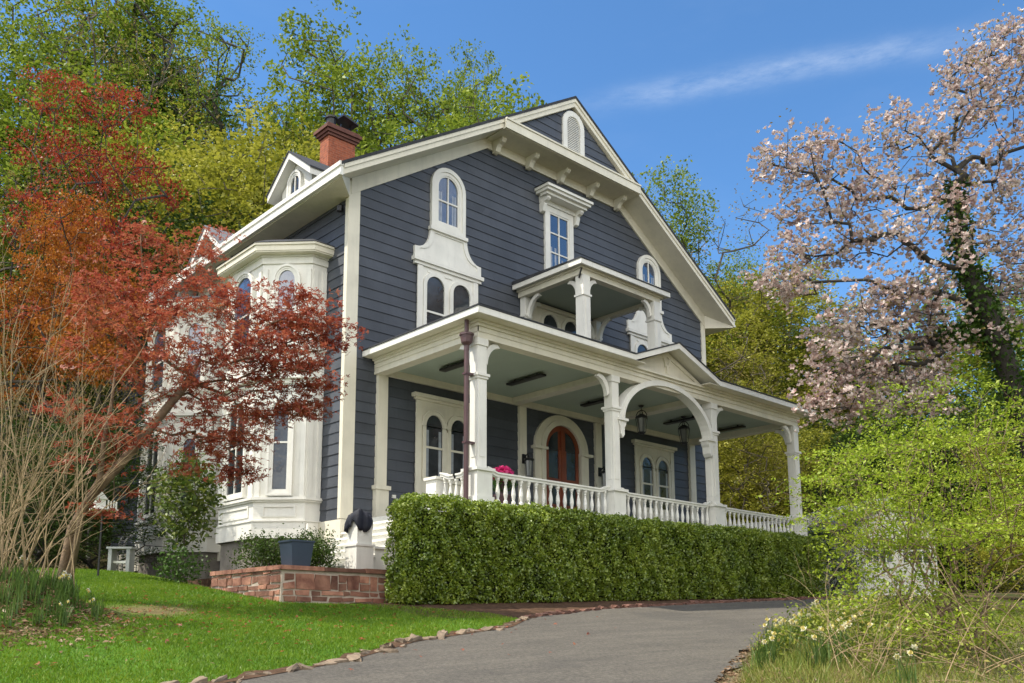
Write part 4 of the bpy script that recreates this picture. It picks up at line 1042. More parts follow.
M['lf_rhodo'] = leafmat('glossy_shrub_leaf', [(.035, .065, .010), (.10, .15, .018), (.24, .26, .04)], .25, .4, 2., .04)
M['petal'] = leafmat('magnolia_petal', [(.30, .14, .13), (.52, .38, .34), (.64, .55, .50), (.72, .67, .61)], .3, .5, .7)
M['ivy'] = leafmat('ivy_leaf', [(.02, .05, .008), (.05, .11, .014), (.11, .19, .03)], .2, .4, 2.)
M['fill'] = leafmat('ground_cover_leaf', [(.03, .035, .012), (.07, .075, .02), (.12, .11, .03), (.14, .09, .04)], .3)

def local_tree(seed, Hh, lobes, npts, leaf_n, leaf, mat, bark, trunk_h=.35, sig=.5, r0=.02, flat=1., lean=(0, 0), aspect=.6, up=.7, ivy=0., rmax=.4, droop=.1, base_r=None, sub=5):
    """a tree of height Hh at the local origin; lobes in units of Hh: (x,y,z,rx,ry,rz)"""
    rg = np.random.default_rng(seed); vol = np.array([l[3]*l[4]*l[5] for l in lobes])**.67; vol /= vol.sum()
    pts = np.concatenate([ell(rg, max(3, int(npts*v)), np.array(l[:3])*Hh, np.array(l[3:])*Hh, .35) for l, v in zip(lobes, vol)])
    n = 7; tr = [(lean[0]*Hh*(i/n)**1.5+rg.normal()*.012*Hh*(i > 0), lean[1]*Hh*(i/n)**1.5+rg.normal()*.012*Hh*(i > 0), -0.6+(trunk_h*Hh+.6)*i/n) for i in range(n+1)]
    sk = skeleton(tr, pts, rg, r0=r0, jit=.16, seg=Hh*.06, base_r=base_r); mb = branch_mesh(sk, 'trunk', bark, rmax=rmax)
    V = np.array(mb.v); me = mesh_of(mb, 'trunk', bark, True)
    C = clump(pts, leaf_n, (sig, sig, sig*flat*.8), rg, sub, .34)
    parts = [leaf_quads(C, leaf, rg, up=up, aspect=aspect, droop=droop)]
    Vc, F = cat(parts); crown = npmesh('crown', Vc, F, mat)
    iv = None
    if ivy:
        A, par, rad, kids = sk; idx = [i for i in range(1, len(A)) if rad[i] > ivy]
        Cc = np.concatenate([A[i]+(A[par[i]]-A[i])*rg.uniform(size=(90, 1))+unit(rg.normal(size=(90, 3)))*(rad[i]+rg.uniform(.02, .30, (90, 1))) for i in idx])
        v, f = leaf_quads(Cc, .16, rg, up=.2, aspect=.8); iv = npmesh('ivy', v, f, M['ivy'])
    return me, crown, iv
def place_tree(name, meshes, loc, label, cat_, rz=0., sc=1., group=None):
    t = thing(name, loc, label, cat_, group)
    t.rotation_euler = (0, 0, rz); t.scale = (sc, sc, sc) if not hasattr(sc, '__len__') else sc
    link(meshes[0], 'trunk', t); link(meshes[1], 'crown', t)
    if meshes[2]: link(meshes[2], 'ivy', t)
    return t
airy = [(-.12, 0, .55, .16, .16, .14), (.14, .05, .62, .17, .17, .14), (0, -.08, .78, .18, .18, .13), (-.18, .05, .74, .13, .13, .12), (.16, -.03, .84, .13, .13, .10), (-.02, 0, .93, .10, .10, .07), (.2, 0, .46, .10, .1, .07)]
bushy = [(-.16, 0, .38, .22, .22, .20), (.17, .05, .42, .22, .22, .2), (0, -.1, .62, .26, .26, .20), (-.1, .1, .78, .18, .18, .16), (.12, -.04, .82, .15, .15, .14), (0, 0, .22, .3, .3, .16)]
tall = [(0, 0, .52, .14, .14, .14), (-.06, .05, .70, .13, .13, .13), (.07, -.04, .80, .12, .12, .12), (0, 0, .92, .08, .08, .08), (.05, 0, .38, .12, .12, .08)]
orl = [(-.2, 0, .62, .2, .2, .12), (.2, .05, .66, .2, .2, .12), (0, -.08, .78, .24, .24, .10), (-.1, .05, .9, .16, .16, .07), (.15, 0, .88, .14, .14, .07), (.3, 0, .54, .14, .14, .08), (-.3, 0, .52, .14, .14, .08)]
redl = [(-.16, 0, .60, .12, .12, .07), (.1, .05, .66, .13, .13, .07), (0, -.06, .78, .14, .14, .07), (.15, 0, .84, .1, .1, .05), (-.1, .03, .88, .1, .1, .05), (.02, 0, .96, .08, .08, .03), (.2, 0, .5, .1, .1, .06), (-.22, 0, .46, .1, .1, .06), (.05, 0, .42, .1, .1, .05)]
fan = [(-.25, 0, .55, .16, .16, .16), (.22, .1, .6, .17, .17, .16), (0, -.1, .72, .2, .2, .16), (-.15, 0, .84, .13, .13, .1), (.14, 0, .88, .12, .12, .09)]
K = {}
K['airy'] = [local_tree(11+i, 18, airy, 270, 95, .185, M['lf_green'], M['bark'], .38, .55, .020, ivy=.11, base_r=.32, sub=4) for i in range(3)]
K['tall'] = [local_tree(21, 18, tall, 150, 75, .13, M['lf_green'], M['darkbark'], .42, .45, .024, ivy=.06, base_r=.34, sub=4)]
K['bushy'] = [local_tree(31+i, 11, bushy, 430, 120, .125, M['lf_yellow'], M['bark'], .25, .42, .012) for i in range(3)]
K['green'] = [local_tree(41, 12, bushy, 430, 130, .13, M['lf_green'], M['darkbark'], .25, .45, .013)]
K['dark'] = [local_tree(51, 10, bushy, 380, 100, .10, M['lf_dark'], M['darkbark'], .22, .4, .012)]
K['red'] = [local_tree(61, 10, redl, 140, 85, .085, M['lf_red'], M['darkbark'], .3, .36, .011, flat=.35)]
K['orange'] = [local_tree(71, 7, orl, 260, 130, .078, M['lf_orange'], M['darkbark'], .2, .28, .009, flat=.5)]
K['bare'] = [local_tree(81+i, 12, fan, 300, 12, .10, M['lf_brown'], M['bark'], .25, .45, .014) for i in range(2)]
def bgtree(kind, px, ytop, D, label, wide=1., rz=None, name=None, cat_='tree', group=None, drop=0.):
    d = FH+RH*((px-CPX)/math.hypot(CF, HOR-CPY)); x, y = d[0]*D, d[1]*D; z = gz(x, y)
    zt = CZ+(HOR-ytop)/math.hypot(CF, HOR-CPY)*D; base = {'airy': 18, 'tall': 18, 'bushy': 11, 'green': 12, 'dark': 10, 'red': 10, 'orange': 7, 'bare': 12}[kind]
    s = (zt-z)/(base*{'airy': .93, 'tall': .94, 'bare': .93}.get(kind, .96))
    if s < .25: s = .25
    me = K[kind][int(px) % len(K[kind])]
    nm = name or {'airy': 'spring_tree', 'tall': 'ivy_tree', 'bushy': 'leafy_tree', 'green': 'green_tree', 'dark': 'evergreen_tree', 'red': 'red_maple', 'orange': 'rust_shrub', 'bare': 'bare_tree'}[kind]
    if kind == 'orange': cat_ = 'shrub'
    return place_tree(nm, me, (x, y, z-.1), label, cat_, (px*1.7) % 6.28 if rz is None else rz, (s*wide, s*wide, s), group)
WOOD = [
 # skyline behind the house, left to right
 ('airy', 62, -60, 50, 'tall pale spring tree at the top left corner of the wood', .9), ('airy', 8, -50, 46, 'tall spring tree cut by the top left corner', .9), ('bare', 100, -30, 44, 'thin leafless tree above the dark red maple', .8), ('tall', 118, -40, 47, 'tall thin yellow green tree above the dark red maple', 1.3),
 ('airy', 150, -20, 52, 'tall loose tree standing left of the bare ivy trunk', .7), ('tall', 205, -5, 45, 'ivy covered tree with bare forked top left of the gap of sky', .8),
 ('airy', 300, 4, 46, 'tall airy green tree directly left of the brick chimney', .85), ('airy', 395, 20, 48, 'tall airy green tree just right of the brick chimney', .75),
 ('airy', 470, 26, 46, 'green tree whose crown meets the left slope of the main roof', .62), ('airy', 345, 95, 58, 'far tree filling the gap behind the chimney pot', .7),
 ('green', 430, 75, 42, 'lower green tree showing over the roof edge right of the chimney', 1.0),
 # the yellow green mass left of the dormer
 ('bushy', 120, 90, 44, 'yellow green tree just right of the dark red maple', 1.2), ('bushy', 185, 105, 40, 'yellow green tree below the forked ivy trunk', 1.15), ('bushy', 245, 120, 38, 'pale yellow green tree beside the white dormer', 1.15),
 ('bushy', 215, 150, 36, 'lower yellow green tree over the rear gable roof', 1.1), ('bushy', 300, 118, 42, 'yellow green tree between the dormer and the chimney', .9),
 ('dark', 120, 170, 34, 'dark evergreen below the red maple and above the Japanese maple', 1.3), ('dark', 165, 200, 32, 'small dark evergreen touching the rear gable', 1.2),
 ('dark', 20, 90, 46, 'dark evergreen at the left edge behind the red maple', 1.3), ('green', 15, 10, 42, 'green tree in the upper left corner', 1.2),
 ('red', 82, 40, 28, 'dark red maple in the upper left in front of the wood', .62), ('red', 12, 22, 27, 'dark red maple cut by the left edge of the picture', .6),
 ('orange', 38, 180, 22, 'rust orange shrub behind the bare tan stems', .62), ('bare', 15, 250, 23, 'leafless brown bush behind the tan stems', 1.1),
 ('dark', 88, 395, 23, 'dark evergreen bush behind the white bird feeder', 1.6), ('dark', 30, 400, 21, 'dark evergreen bush behind the Japanese maple trunk', 1.6), ('dark', 92, 380, 33, 'dark evergreen bush beside the rear bay', 1.),
 ('bare', 60, 300, 26, 'thin leafless tree among the tan stems at the left', 1.0), ('bare', -15, 120, 30, 'tall leafless tree at the left edge', 1.),
 # right of the house
 ('green', 655, 152, 48, 'dense green tree rising over the right slope of the roof', .8), ('dark', 836, 478, 26.5, 'dark bushy evergreen at the right end of the hedge', 1.0), ('green', 738, 238, 54, 'green tree behind the leafless tree right of the gable', .9), ('bushy', 775, 250, 58, 'far yellow green tree behind the left magnolia limbs', 1.2), ('bare', 712, 200, 50, 'leafless tree between the roof end and the magnolia', 1.0), ('bushy', 700, 262, 56, 'far yellow green tree below the leafless tree at the roof end', 1.2),
 ('bare', 668, 195, 58, 'thin leafless tree directly behind the right roof slope', .8),
 ('bushy', 725, 300, 46, 'yellow green tree behind the right end of the main roof', 1.3), ('bushy', 770, 265, 50, 'yellow green tree under the left tip of the magnolia', 1.3), ('green', 815, 300, 52, 'green tree behind the lower magnolia branches', 1.3),
 ('bushy', 740, 385, 36, 'yellow brown bush seen between the two right porch posts', 1.3), ('bare', 765, 430, 35, 'leafless brown bush seen under the porch roof at its right end', 1.3), ('bushy', 790, 420, 38, 'yellow green bush beside the last porch post', 1.2),
 ('bare', 752, 330, 40, 'leafless slanting tree beyond the right end of the porch', 1.), ('dark', 835, 395, 40, 'dark evergreen beneath the magnolia blossom', 1.4), ('dark', 900, 400, 42, 'dark evergreen behind the garage', 1.5), ('dark', 985, 380, 40, 'dark evergreen at the right behind the magnolia trunk', 1.6),
 ('green', 870, 340, 56, 'green tree far behind the middle of the magnolia', 1.4), ('bushy', 960, 300, 58, 'yellow green tree far behind the magnolia trunk', 1.4), ('green', 1040, 250, 50, 'green tree cut by the right edge behind the magnolia', 1.3),
 ('bushy', 1060, 420, 30, 'yellow green bush cut by the right edge behind the lime shrub', 1.3), ('bushy', 690, 330, 60, 'far yellow green tree just right of the gable end', 1.2),
]
for k, px, yt, D, lb, *w in WOOD: bgtree(k, px, yt, D, lb, w[0] if w else 1., group='trees of the wooded hillside')

for i, (x, y, s, k) in enumerate(((46, -9, .8, 'green'), (53, -6, .8, 'bushy'), (60, -2, .8, 'green'), (38, -14, .8, 'bushy'), (52, -26, .85, 'green'), (62, -30, .9, 'bushy'), (72, -26, .85, 'green'), (84, -28, .9, 'bushy'), (-6, -30, .75, 'green'), (6, -34, .9, 'green'), (18, -30, .8, 'bushy'), (31, -28, .85, 'green'), (44, -24, .8, 'bushy'), (-20, -26, .8, 'bushy'))):
    place_tree('leafy_tree', K[k][0], (x, y, gz(x, y)-.1), 'leafy tree across the road mirrored in the window panes', 'tree', i*1.3, s*1.9, 'trees mirrored in the windows')
# low cover on the hillside: one uncountable mass
def cover():
    n = 42000; x = rng.uniform(-25, 55, n*3); y = rng.uniform(14, 48, n*3)
    yh = 21+7*sst(3, 10, x)-11*sst(24, 31, x)
    ok = (y > yh-1.0+.8*np.sin(x*1.3)) & ~((x > 9) & (x < 26) & (y < 32)) & ~((x < 9.6) & (y < 21.5)) & ~((x > 26) & (x < 34) & (y < 19))
    x, y = x[ok][:n], y[ok][:n]; hh = .35+.5*np.abs(np.sin(x*.9+1)*np.sin(y*1.1)); C = np.stack([x, y, ground(x, y)+rng.uniform(0, 1, len(x))*hh], 1)
    V, F = leaf_quads(C, .22, rng, up=.5, aspect=.6)
    o = link(npmesh('ground_cover', V, F, M['fill']), 'ground_cover'); tag(o, 'brown and green undergrowth covering the wooded hillside', 'undergrowth', kind='stuff')
cover()

# ---- box hedge in front of the porch
def hedge():
    rg = np.random.default_rng(17); x0, x1, y0, y1 = 9.2, 23.4, 12.30, 13.02; zt = lambda x: 3.88+.012*(x-10.)
    def bump(a, b): return .045*np.sin(2.1*a+1.3*b)+.035*np.sin(5.3*a-3.1*b+1)+.03*np.sin(11*a+7*b)+.02*np.sin(19*a-13*b)
    def lump(a, b, cell=.21):
        i, j = np.floor(a/cell), np.floor(b/cell); best = np.full(len(a), 9.)
        for di in (-1, 0, 1):
            for dj in (-1, 0, 1):
                q = np.sin((i+di)*127.1+(j+dj)*311.7)*43758.5453; r = np.sin((i+di)*269.5+(j+dj)*183.3)*43758.5453
                best = np.minimum(best, np.hypot((i+di+q-np.floor(q))*cell-a, (j+dj+r-np.floor(r))*cell-b))
        return .10*np.clip(best/(cell*.75), 0, 1.3)**1.6
    parts = []; n = 98000
    x = rg.uniform(x0, x1, n); t = rg.uniform(0, 1, n); z0 = ground(x, y0); z = z0+.05+(zt(x)-z0-.05)*t
    dep = rg.exponential(.07, n); rnd = .16*(np.clip((x0+.35-x)/.35, 0, 1)**2+np.clip((z-zt(x)+.28)/.28, 0, 1)**2)+.10*np.clip(.25-t, 0, .25)/.25
    parts.append(np.stack([x, y0-.06+dep*.8+bump(x, z)*1.4+rnd+lump(x, z), z], 1))
    n = 28000; x = rg.uniform(x0, x1, n); y = rg.uniform(y0, y1, n); parts.append(np.stack([x, y, zt(x)+.04-rg.exponential(.05, n)+bump(x, y*3)-lump(x, y)-.13*np.clip((y0+.25-y)/.25, 0, 1)**2-.2*np.clip((x0+.35-x)/.35, 0, 1)**2], 1))
    n = 7000; y = rg.uniform(y0, y1, n); z0 = gz(x0, 12.6); z = z0+.05+rg.uniform(0, 1, n)*(zt(x0)-z0-.1); parts.append(np.stack([x0-.05+rg.exponential(.06, n)+bump(y*2, z)+lump(y, z)+.15*np.clip((z-zt(x0)+.3)/.3, 0, 1)**2, y, z], 1))
    n = 9000; x = rg.uniform(x0+.3, x1, n); parts.append(np.stack([x, rg.uniform(y0+.1, y1, n), zt(x)+rg.exponential(.015, n)+bump(x, x*2)*.6], 1))
    C = np.concatenate(parts)
    t = thing('box_hedge', (x0+7, 12.65, 2.0), 'long clipped green box hedge in front of the porch', 'hedge')
    V, F = leaf_quads(C-np.array(ORG[t.name]), .054, rg, up=.25, aspect=.62); link(npmesh('foliage', V, F, M['lf_box']), 'foliage', t)
    mb = MB(); m_ = 24
    for i in range(m_):
        a = x0+.22+(x1-x0-.3)*i/m_; b = x0+.22+(x1-x0-.3)*(i+1)/m_-.004
        mb.hexa([(a, y0+.20, gz(a, y0)+.12), (b, y0+.20, gz(b, y0)+.12), (b, y1, gz(b, y1)+.0), (a, y1, gz(a, y1)+.0), (a, y0+.24, zt(a)-.22), (b, y0+.24, zt(b)-.22), (b, y1, zt(b)-.22), (a, y1, zt(a)-.22)])
    mb.build('stems', solid('hedge_core', (.028, .035, .016), 1., .4, 5., spec=.1), t)
hedge()

# ---- Japanese maple in front of the bays
def star_leaves(C, size, rg, up=.7):
    parts = []; n = len(C); nrm = unit(rg.normal(size=(n, 3))*.8+np.array([0, 0, 1.])*up*2); d = rg.normal(size=(n, 3)); d = unit(d-nrm*np.sum(d*nrm, 1, keepdims=True)); s = np.cross(nrm, d)
    L = (size*rg.uniform(.7, 1.25, n))[:, None]
    for ang, k_ in ((0, 1.), (.85, .85), (-.85, .85)):
        dd = d*math.cos(ang)+s*math.sin(ang); ss = np.cross(nrm, dd); B = C-d*L*.15; Lk = L*k_
        parts.append((np.stack([B, B+dd*Lk*.45+ss*Lk*.15, B+dd*Lk-nrm*L*.12, B+dd*Lk*.45-ss*Lk*.15], 1).reshape(-1, 3), np.arange(4*n).reshape(n, 4)))
    # interleave so the three blades of a leaf stay separate islands
    return cat(parts)
def jmaple():
    rg = np.random.default_rng(23); base = pw(58, 556, 13.2); base[2] = gz(base[0], base[1])
    t = thing('japanese_maple', tuple(base), 'red leaved Japanese maple spreading in front of the white bays', 'tree')
    pads = [(105, 300, 13., 36, 26), (130, 290, 13.4, 46, 30), (148, 248, 14.6, 34, 26), (185, 268, 14.4, 40, 22), (120, 325, 12.6, 55, 26), (165, 315, 13.4, 45, 24), (215, 300, 14.4, 42, 20), (250, 318, 14.2, 38, 18), (283, 312, 14.4, 34, 16), (318, 322, 14.6, 24, 16), (240, 350, 13.6, 46, 18), (190, 362, 13.0, 55, 18), (285, 362, 14.2, 36, 14), (312, 382, 14.4, 26, 20), (295, 404, 14.6, 24, 14), (250, 390, 14.0, 40, 14), (140, 366, 12.8, 52, 18), (100, 425, 13., 34, 10), (66, 408, 12.8, 24, 8), (160, 398, 13.4, 44, 14), (205, 412, 13.6, 42, 14), (180, 440, 13.2, 38, 12), (225, 446, 13.8, 34, 15), (240, 432, 14, 28, 12), (200, 462, 13.4, 26, 10), (262, 418, 14.2, 26, 10), (130, 446, 13., 30, 12), (236, 470, 13.8, 24, 11), (95, 462, 13.2, 26, 10), (108, 505, 13.2, 16, 16), (205, 245, 15., 24, 14), (300, 300, 14.5, 26, 10), (325, 345, 14.6, 14, 12), (312, 335, 14.5, 24, 10), (270, 345, 14.2, 30, 10), (306, 412, 14.5, 18, 10), (262, 372, 14.2, 30, 10)]
    pts = []; 
    for px, py, D, rx, ry in pads:
        c = pw(px, py, D); s = D/914.; n = int((4+rx*ry*.017)*(1.55 if px > 225 else (.75 if 112 < px < 225 and py > 305 else .95)))
        q = rg.normal(size=(n, 2))*.55; dd = rg.normal(size=n)*rx*s*.55
        pts.append(c+RH*(q[:, :1]*rx*s)+np.array([0, 0, 1.])*(q[:, 1:]*ry*s)+FH*dd[:, None])
    pts = np.concatenate(pts)
    tr = [base+np.array([0, 0, -.2]), pw(72, 528, 13.2), pw(92, 495, 13.1), pw(122, 462, 13.1), pw(150, 428, 13.2), pw(175, 398, 13.3), pw(200, 360, 13.5)]
    sk = skeleton(tr, pts, rg, r0=.0045, jit=.17, seg=.32, power=2.25, up=.25, base_r=.072); mb = branch_mesh(sk, 'trunk', M['palebark'], n=7, rmax=.10)
    # second stem
    mb.tube([base+np.array([.12, -.05, -.1]), pw(84, 505, 13.0), pw(100, 478, 12.95), pw(104, 440, 12.9), pw(112, 400, 12.9), pw(118, 350, 12.9)], [.055, .048, .042, .035, .025, .012], 7)
    mb.build('trunk', M['palebark'], t, smooth=True)
    C = clump(pts, 38, (.19, .19, .06), rg, 4, .45)
    V, F = star_leaves(C-base, .085, rg); link(npmesh('crown', V, F, M['lf_maple']), 'crown', t)
jmaple()

# ---- magnolia on the right
def magnolia():
    rg = np.random.default_rng(31); D0 = 20.; P = lambda px, py, D=D0: pw(px, py, D)
    base = P(1052, 600, 21); base[2] = gz(base[0], base[1])
    t = thing('magnolia', tuple(base), 'old pink and white flowering magnolia with an ivy clad leaning trunk', 'tree')
    tr = [base+np.array([0, 0, -.3]), P(1040, 500, 21), P(1022, 420, 21), P(1005, 360, 20.6), P(985, 310, 20.3), P(966, 268, 20.2), P(958, 225, 20.), P(955, 185, 20.)]
    pads = [(790, 150, 19.4, 26, 24), (810, 165, 20, 24, 20), (835, 170, 19.5, 26, 16), (775, 165, 20, 16, 14), (860, 185, 20, 26, 14), (905, 140, 20, 34, 18), (930, 165, 20.5, 34, 22), (880, 130, 20.4, 18, 12), (985, 55, 20, 24, 26), (1005, 75, 19.5, 24, 26), (960, 80, 20.4, 18, 16), (1015, 45, 20, 18, 16), (990, 105, 20, 26, 18), (960, 120, 20, 20, 16), (940, 200, 19.2, 34, 22), (985, 165, 20, 34, 24), (1015, 190, 20.5, 24, 30), (880, 205, 20, 30, 14), (830, 210, 19.6, 30, 12), (790, 215, 20, 20, 10), (800, 250, 19.6, 32, 16), (840, 245, 20, 30, 14), (775, 275, 20.4, 18, 14), (860, 235, 19.4, 20, 12), (790, 290, 20, 24, 12), (905, 290, 19.5, 34, 16), (950, 285, 20.5, 30, 14), (880, 310, 20, 34, 14), (850, 330, 19.6, 34, 16), (920, 330, 20.2, 36, 16), (1000, 290, 20.6, 26, 20), (1015, 250, 20., 20, 24), (840, 365, 19.6, 32, 20), (880, 370, 20, 34, 18), (830, 400, 19.4, 20, 16), (860, 405, 20, 30, 14), (925, 370, 20.4, 30, 14), (1000, 330, 20.4, 30, 16), (900, 235, 19, 22, 14), (960, 240, 19.2, 26, 16), (1040, 130, 20.5, 30, 40), (1045, 60, 20, 26, 30), (1040, 280, 20.5, 30, 40), (915, 405, 20, 26, 12)]
    pts = []
    for px, py, D, rx, ry in pads:
        c = P(px, py, D); s = D/914.; n = int((6+rx*ry*.030)*(1.7 if py > 280 and px < 950 else 1.)); q = rg.normal(size=(n, 2))*.6
        pts.append(c+RH*(q[:, :1]*rx*s)+np.array([0, 0, 1.])*(q[:, 1:]*ry*s)+FH*(rg.normal(size=(n, 1))*rx*s*.8))
    pts = np.concatenate(pts); sk = skeleton(tr, pts, rg, r0=.0085, jit=.16, seg=.55, power=2.2, up=.12, base_r=.25)
    mb = branch_mesh(sk, 'trunk', M['darkbark'], n=7, rmax=.27); mb.build('trunk', M['darkbark'], t, smooth=True)
    A, par, rad, kids = sk
    # blossoms: six petals in a loose cup
    C = clump(pts, 14, (.21, .21, .15), rg, 4, .34); n = len(C); parts = []
    ax = unit(rg.normal(size=(n, 3))*.7+np.array([0, 0, 1.])); a = unit(np.cross(ax, rg.normal(size=(n, 3)))); b = np.cross(ax, a); sz = (.078*rg.uniform(.7, 1.25, n))[:, None]; op = rg.uniform(.35, 1.2, n)[:, None]
    for j in range(6):
        th = j*math.pi/3; o = a*math.cos(th)+b*math.sin(th); s = -a*math.sin(th)+b*math.cos(th); d = unit(ax*np.cos(op)+o*np.sin(op))
        parts.append((np.stack([C, C+d*sz*.6+s*sz*.30, C+d*sz+o*sz*.12, C+d*sz*.6-s*sz*.30], 1).reshape(-1, 3)-base, np.arange(4*n).reshape(n, 4)))
    V, F = cat(parts); link(npmesh('blossom', V, F, M['petal']), 'blossom', t)
    C = clump(pts, 7, .2, rg, 3, .5); V, F = leaf_quads(C-base, .08, rg); link(npmesh('leaves', V, F, M['lf_brown']), 'leaves', t)
    idx = [i for i in range(1, len(A)) if rad[i] > .10]
    Cc = np.concatenate([A[i]+(A[par[i]]-A[i])*rg.uniform(size=(620, 1))+unit(rg.normal(size=(620, 3)))*(np.minimum(rad[i], .27)+rg.uniform(.0, .26, (620, 1))) for i in idx])
    V, F = leaf_quads(Cc-base, .11, rg, up=.2, aspect=.8); link(npmesh('ivy', V, F, M['ivy']), 'ivy', t)
magnolia()

# ---- lime green shrub on the right bank
def lime():
    rg = np.random.default_rng(37); base = pw(945, 640, 12.2); base[2] = gz(base[0], base[1])
    t = thing('lime_shrub', tuple(base), 'large lime green shrub with arching twigs on the bank right of the driveway', 'shrub')
    pads = []
    for _ in range(120):
        px = rg.uniform(838, 1080); f = (px-800)/275.
        top = 392+75*abs(f-.62)**1.2/.5+rg.uniform(0, 20); bot = 590-40*(f > .25) ; py = top+(bot-top)*rg.beta(1.0, 1.25)
        pads.append((px, py, 12.2+rg.normal()*1.2, rg.uniform(22, 50), rg.uniform(3, 5.5)))
    pads += [(818, 480, 12, 12, 4), (828, 508, 12, 14, 4), (815, 525, 12.2, 10, 3), (838, 548, 11.8, 16, 5), (855, 560, 11.6, 22, 6), (850, 455, 12.4, 18, 5), (880, 400, 12.4, 26, 6), (905, 388, 12.4, 24, 6), (975, 385, 12.6, 34, 6), (1000, 400, 12.4, 30, 6), (868, 425, 12.4, 18, 5), (800, 497, 12.2, 8, 3), (838, 572, 11.6, 14, 4), (856, 590, 11.4, 18, 5), (880, 600, 11.2, 30, 8), (900, 575, 11.6, 34, 9), (930, 560, 11.8, 30, 9), (950, 600, 11.2, 30, 8), (985, 580, 11.6, 34, 9), (1015, 560, 11.8, 30, 9), (1010, 610, 11.2, 30, 8), (915, 615, 10.9, 30, 8), (905, 545, 11.8, 26, 8), (930, 535, 12, 24, 8), (945, 575, 11.8, 20, 8), (925, 590, 11.4, 22, 8), (880, 555, 11.8, 22, 8), (850, 600, 10.9, 22, 9), (890, 622, 10.6, 28, 10), (930, 635, 10.4, 28, 10), (970, 620, 10.5, 28, 10), (1005, 635, 10.2, 28, 10), (865, 550, 11.6, 20, 9), (895, 590, 11.2, 26, 10), (915, 565, 11.5, 26, 10), (940, 555, 11.5, 22, 9), (860, 578, 11.4, 20, 9), (905, 548, 11.5, 24, 9), (925, 585, 11.2, 22, 9), (870, 575, 11.6, 30, 9), (960, 545, 12, 34, 8)]
    pts = []
    for px, py, D, rx, ry in pads:
        c = pw(px, py, D); s = D/914.; n = int(4+rx*.18); q = rg.normal(size=(n, 2))*.6
        pts.append(c+RH*(q[:, :1]*rx*s)+np.array([0, 0, 1.])*(q[:, 1:]*ry*s)+FH*(rg.normal(size=(n, 1))*rx*s*.6))
    pts = np.concatenate(pts); mb = MB()
    # several stems from the ground, each serving the points nearest to its side
    ang = np.arctan2((pts-base)@FH, (pts-base)@RH); G = np.digitize(ang, np.quantile(ang, np.linspace(0, 1, 15)[1:-1])) 
    for g_ in range(14):
        q = pts[G == g_]
        if not len(q): continue
        c = q.mean(0); off = (c-base)*np.array([1, 1, 0])*.12+rg.normal(size=3)*np.array([.22, .22, 0]); b0 = base+off; b0[2] = gz(b0[0], b0[1])-.1
        tr = [b0+(c-b0)*np.array([f**1.5, f**1.5, f])+rg.normal(size=3)*.05 for f in (0, .08, .16, .25, .34, .42)]
        sk = skeleton(tr, q, rg, r0=.0035, jit=.15, seg=.35, power=2.3, up=.2); m2 = branch_mesh(sk, 'stems', M['palebark'], n=6, rmax=.035); b_ = len(mb.v); mb.v += m2.v; mb.f += [[i+b_ for i in f] for f in m2.f]; mb.mi += m2.mi
    mb.build('stems', M['palebark'], t, smooth=True)
    C = clump(pts, 27, (.18, .18, .045), rg, 4, .40); q = rg.uniform(size=len(C)) < .4
    V, F = cat([leaf_quads(C[q]-base, .064, rg, up=.6, aspect=.48), leaf_quads(C[~q]-base, .040, rg, up=.3, aspect=.55)]); link(npmesh('foliage', V, F, M['lf_lime']), 'foliage', t)
lime()

def arching(name, base, n, lo, hi, dirs, mat, rg, label, cat_, r=.012, grav=.25, twigs=4):
    t = thing(name, tuple(base), label, cat_); mb = MB()
    for _ in range(n):
        b = base+np.array([rg.normal()*.35, rg.normal()*.35, 0]); b[2] = gz(b[0], b[1])-.05; L = rg.uniform(lo, hi); d = unit(np.array(dirs(rg))); P = [b]; m = 12
        for i in range(m):
            d = unit(d+np.array([rg.normal()*.08, rg.normal()*.08, -grav/m*2*(i/m)+rg.normal()*.05])); P.append(P[-1]+d*L/m)
        mb.tube(P, [r*(1-.85*i/m) for i in range(m+1)], 5)
        for _ in range(twigs):
            i = rg.integers(3, m); q = P[i]; dd = unit(d+rg.normal(size=3)*.55+np.array([0, 0, .35])); l = rg.uniform(.3, 1.1); Q = [q]
            for j in range(4): dd = unit(dd+rg.normal(size=3)*.12); Q.append(Q[-1]+dd*l/4)
            mb.tube(Q, [r*.45*(1-.2*j) for j in range(5)], 3)
    mb.build('stems', mat, t, smooth=True); return t
rg = np.random.default_rng(41)
b = pw(2, 570, 11.4); b[2] = gz(b[0], b[1])
arching('bare_shrub', b, 56, 2.0, 4.8, lambda r: RH*r.uniform(-.55, .60)+FH*r.normal()*.35+np.array([0, 0, r.uniform(.75, 1.3)]), M['twig'], rg, 'leafless shrub of arching tan stems at the left edge', 'shrub', .0105, .42, 9)
b = pw(1010, 640, 10.2); b[2] = gz(b[0], b[1])
arching('bramble', b, 22, 1.2, 3.0, lambda r: RH*r.uniform(-1., .5)+FH*r.normal()*.4+np.array([0, 0, r.uniform(.15, .7)]), M['twig'], rg, 'tangle of bare tan brambles in the lower right corner', 'bramble', .009, .9, 4)
b = pw(860, 655, 9.8); b[2] = gz(b[0], b[1])
arching('dry_stems', b, 26, .6, 1.7, lambda r: RH*r.uniform(-.6, .8)+FH*r.normal()*.4+np.array([0, 0, r.uniform(.2, .8)]), M['twig'], rg, 'thin dry stems among the daffodils on the right bank', 'dry stems', .006, .7, 3)

M['ivybush'] = leafmat('planter_ivy_leaf', [(.02, .045, .008), (.055, .10, .014), (.11, .17, .025)], .25, .4, 2.)
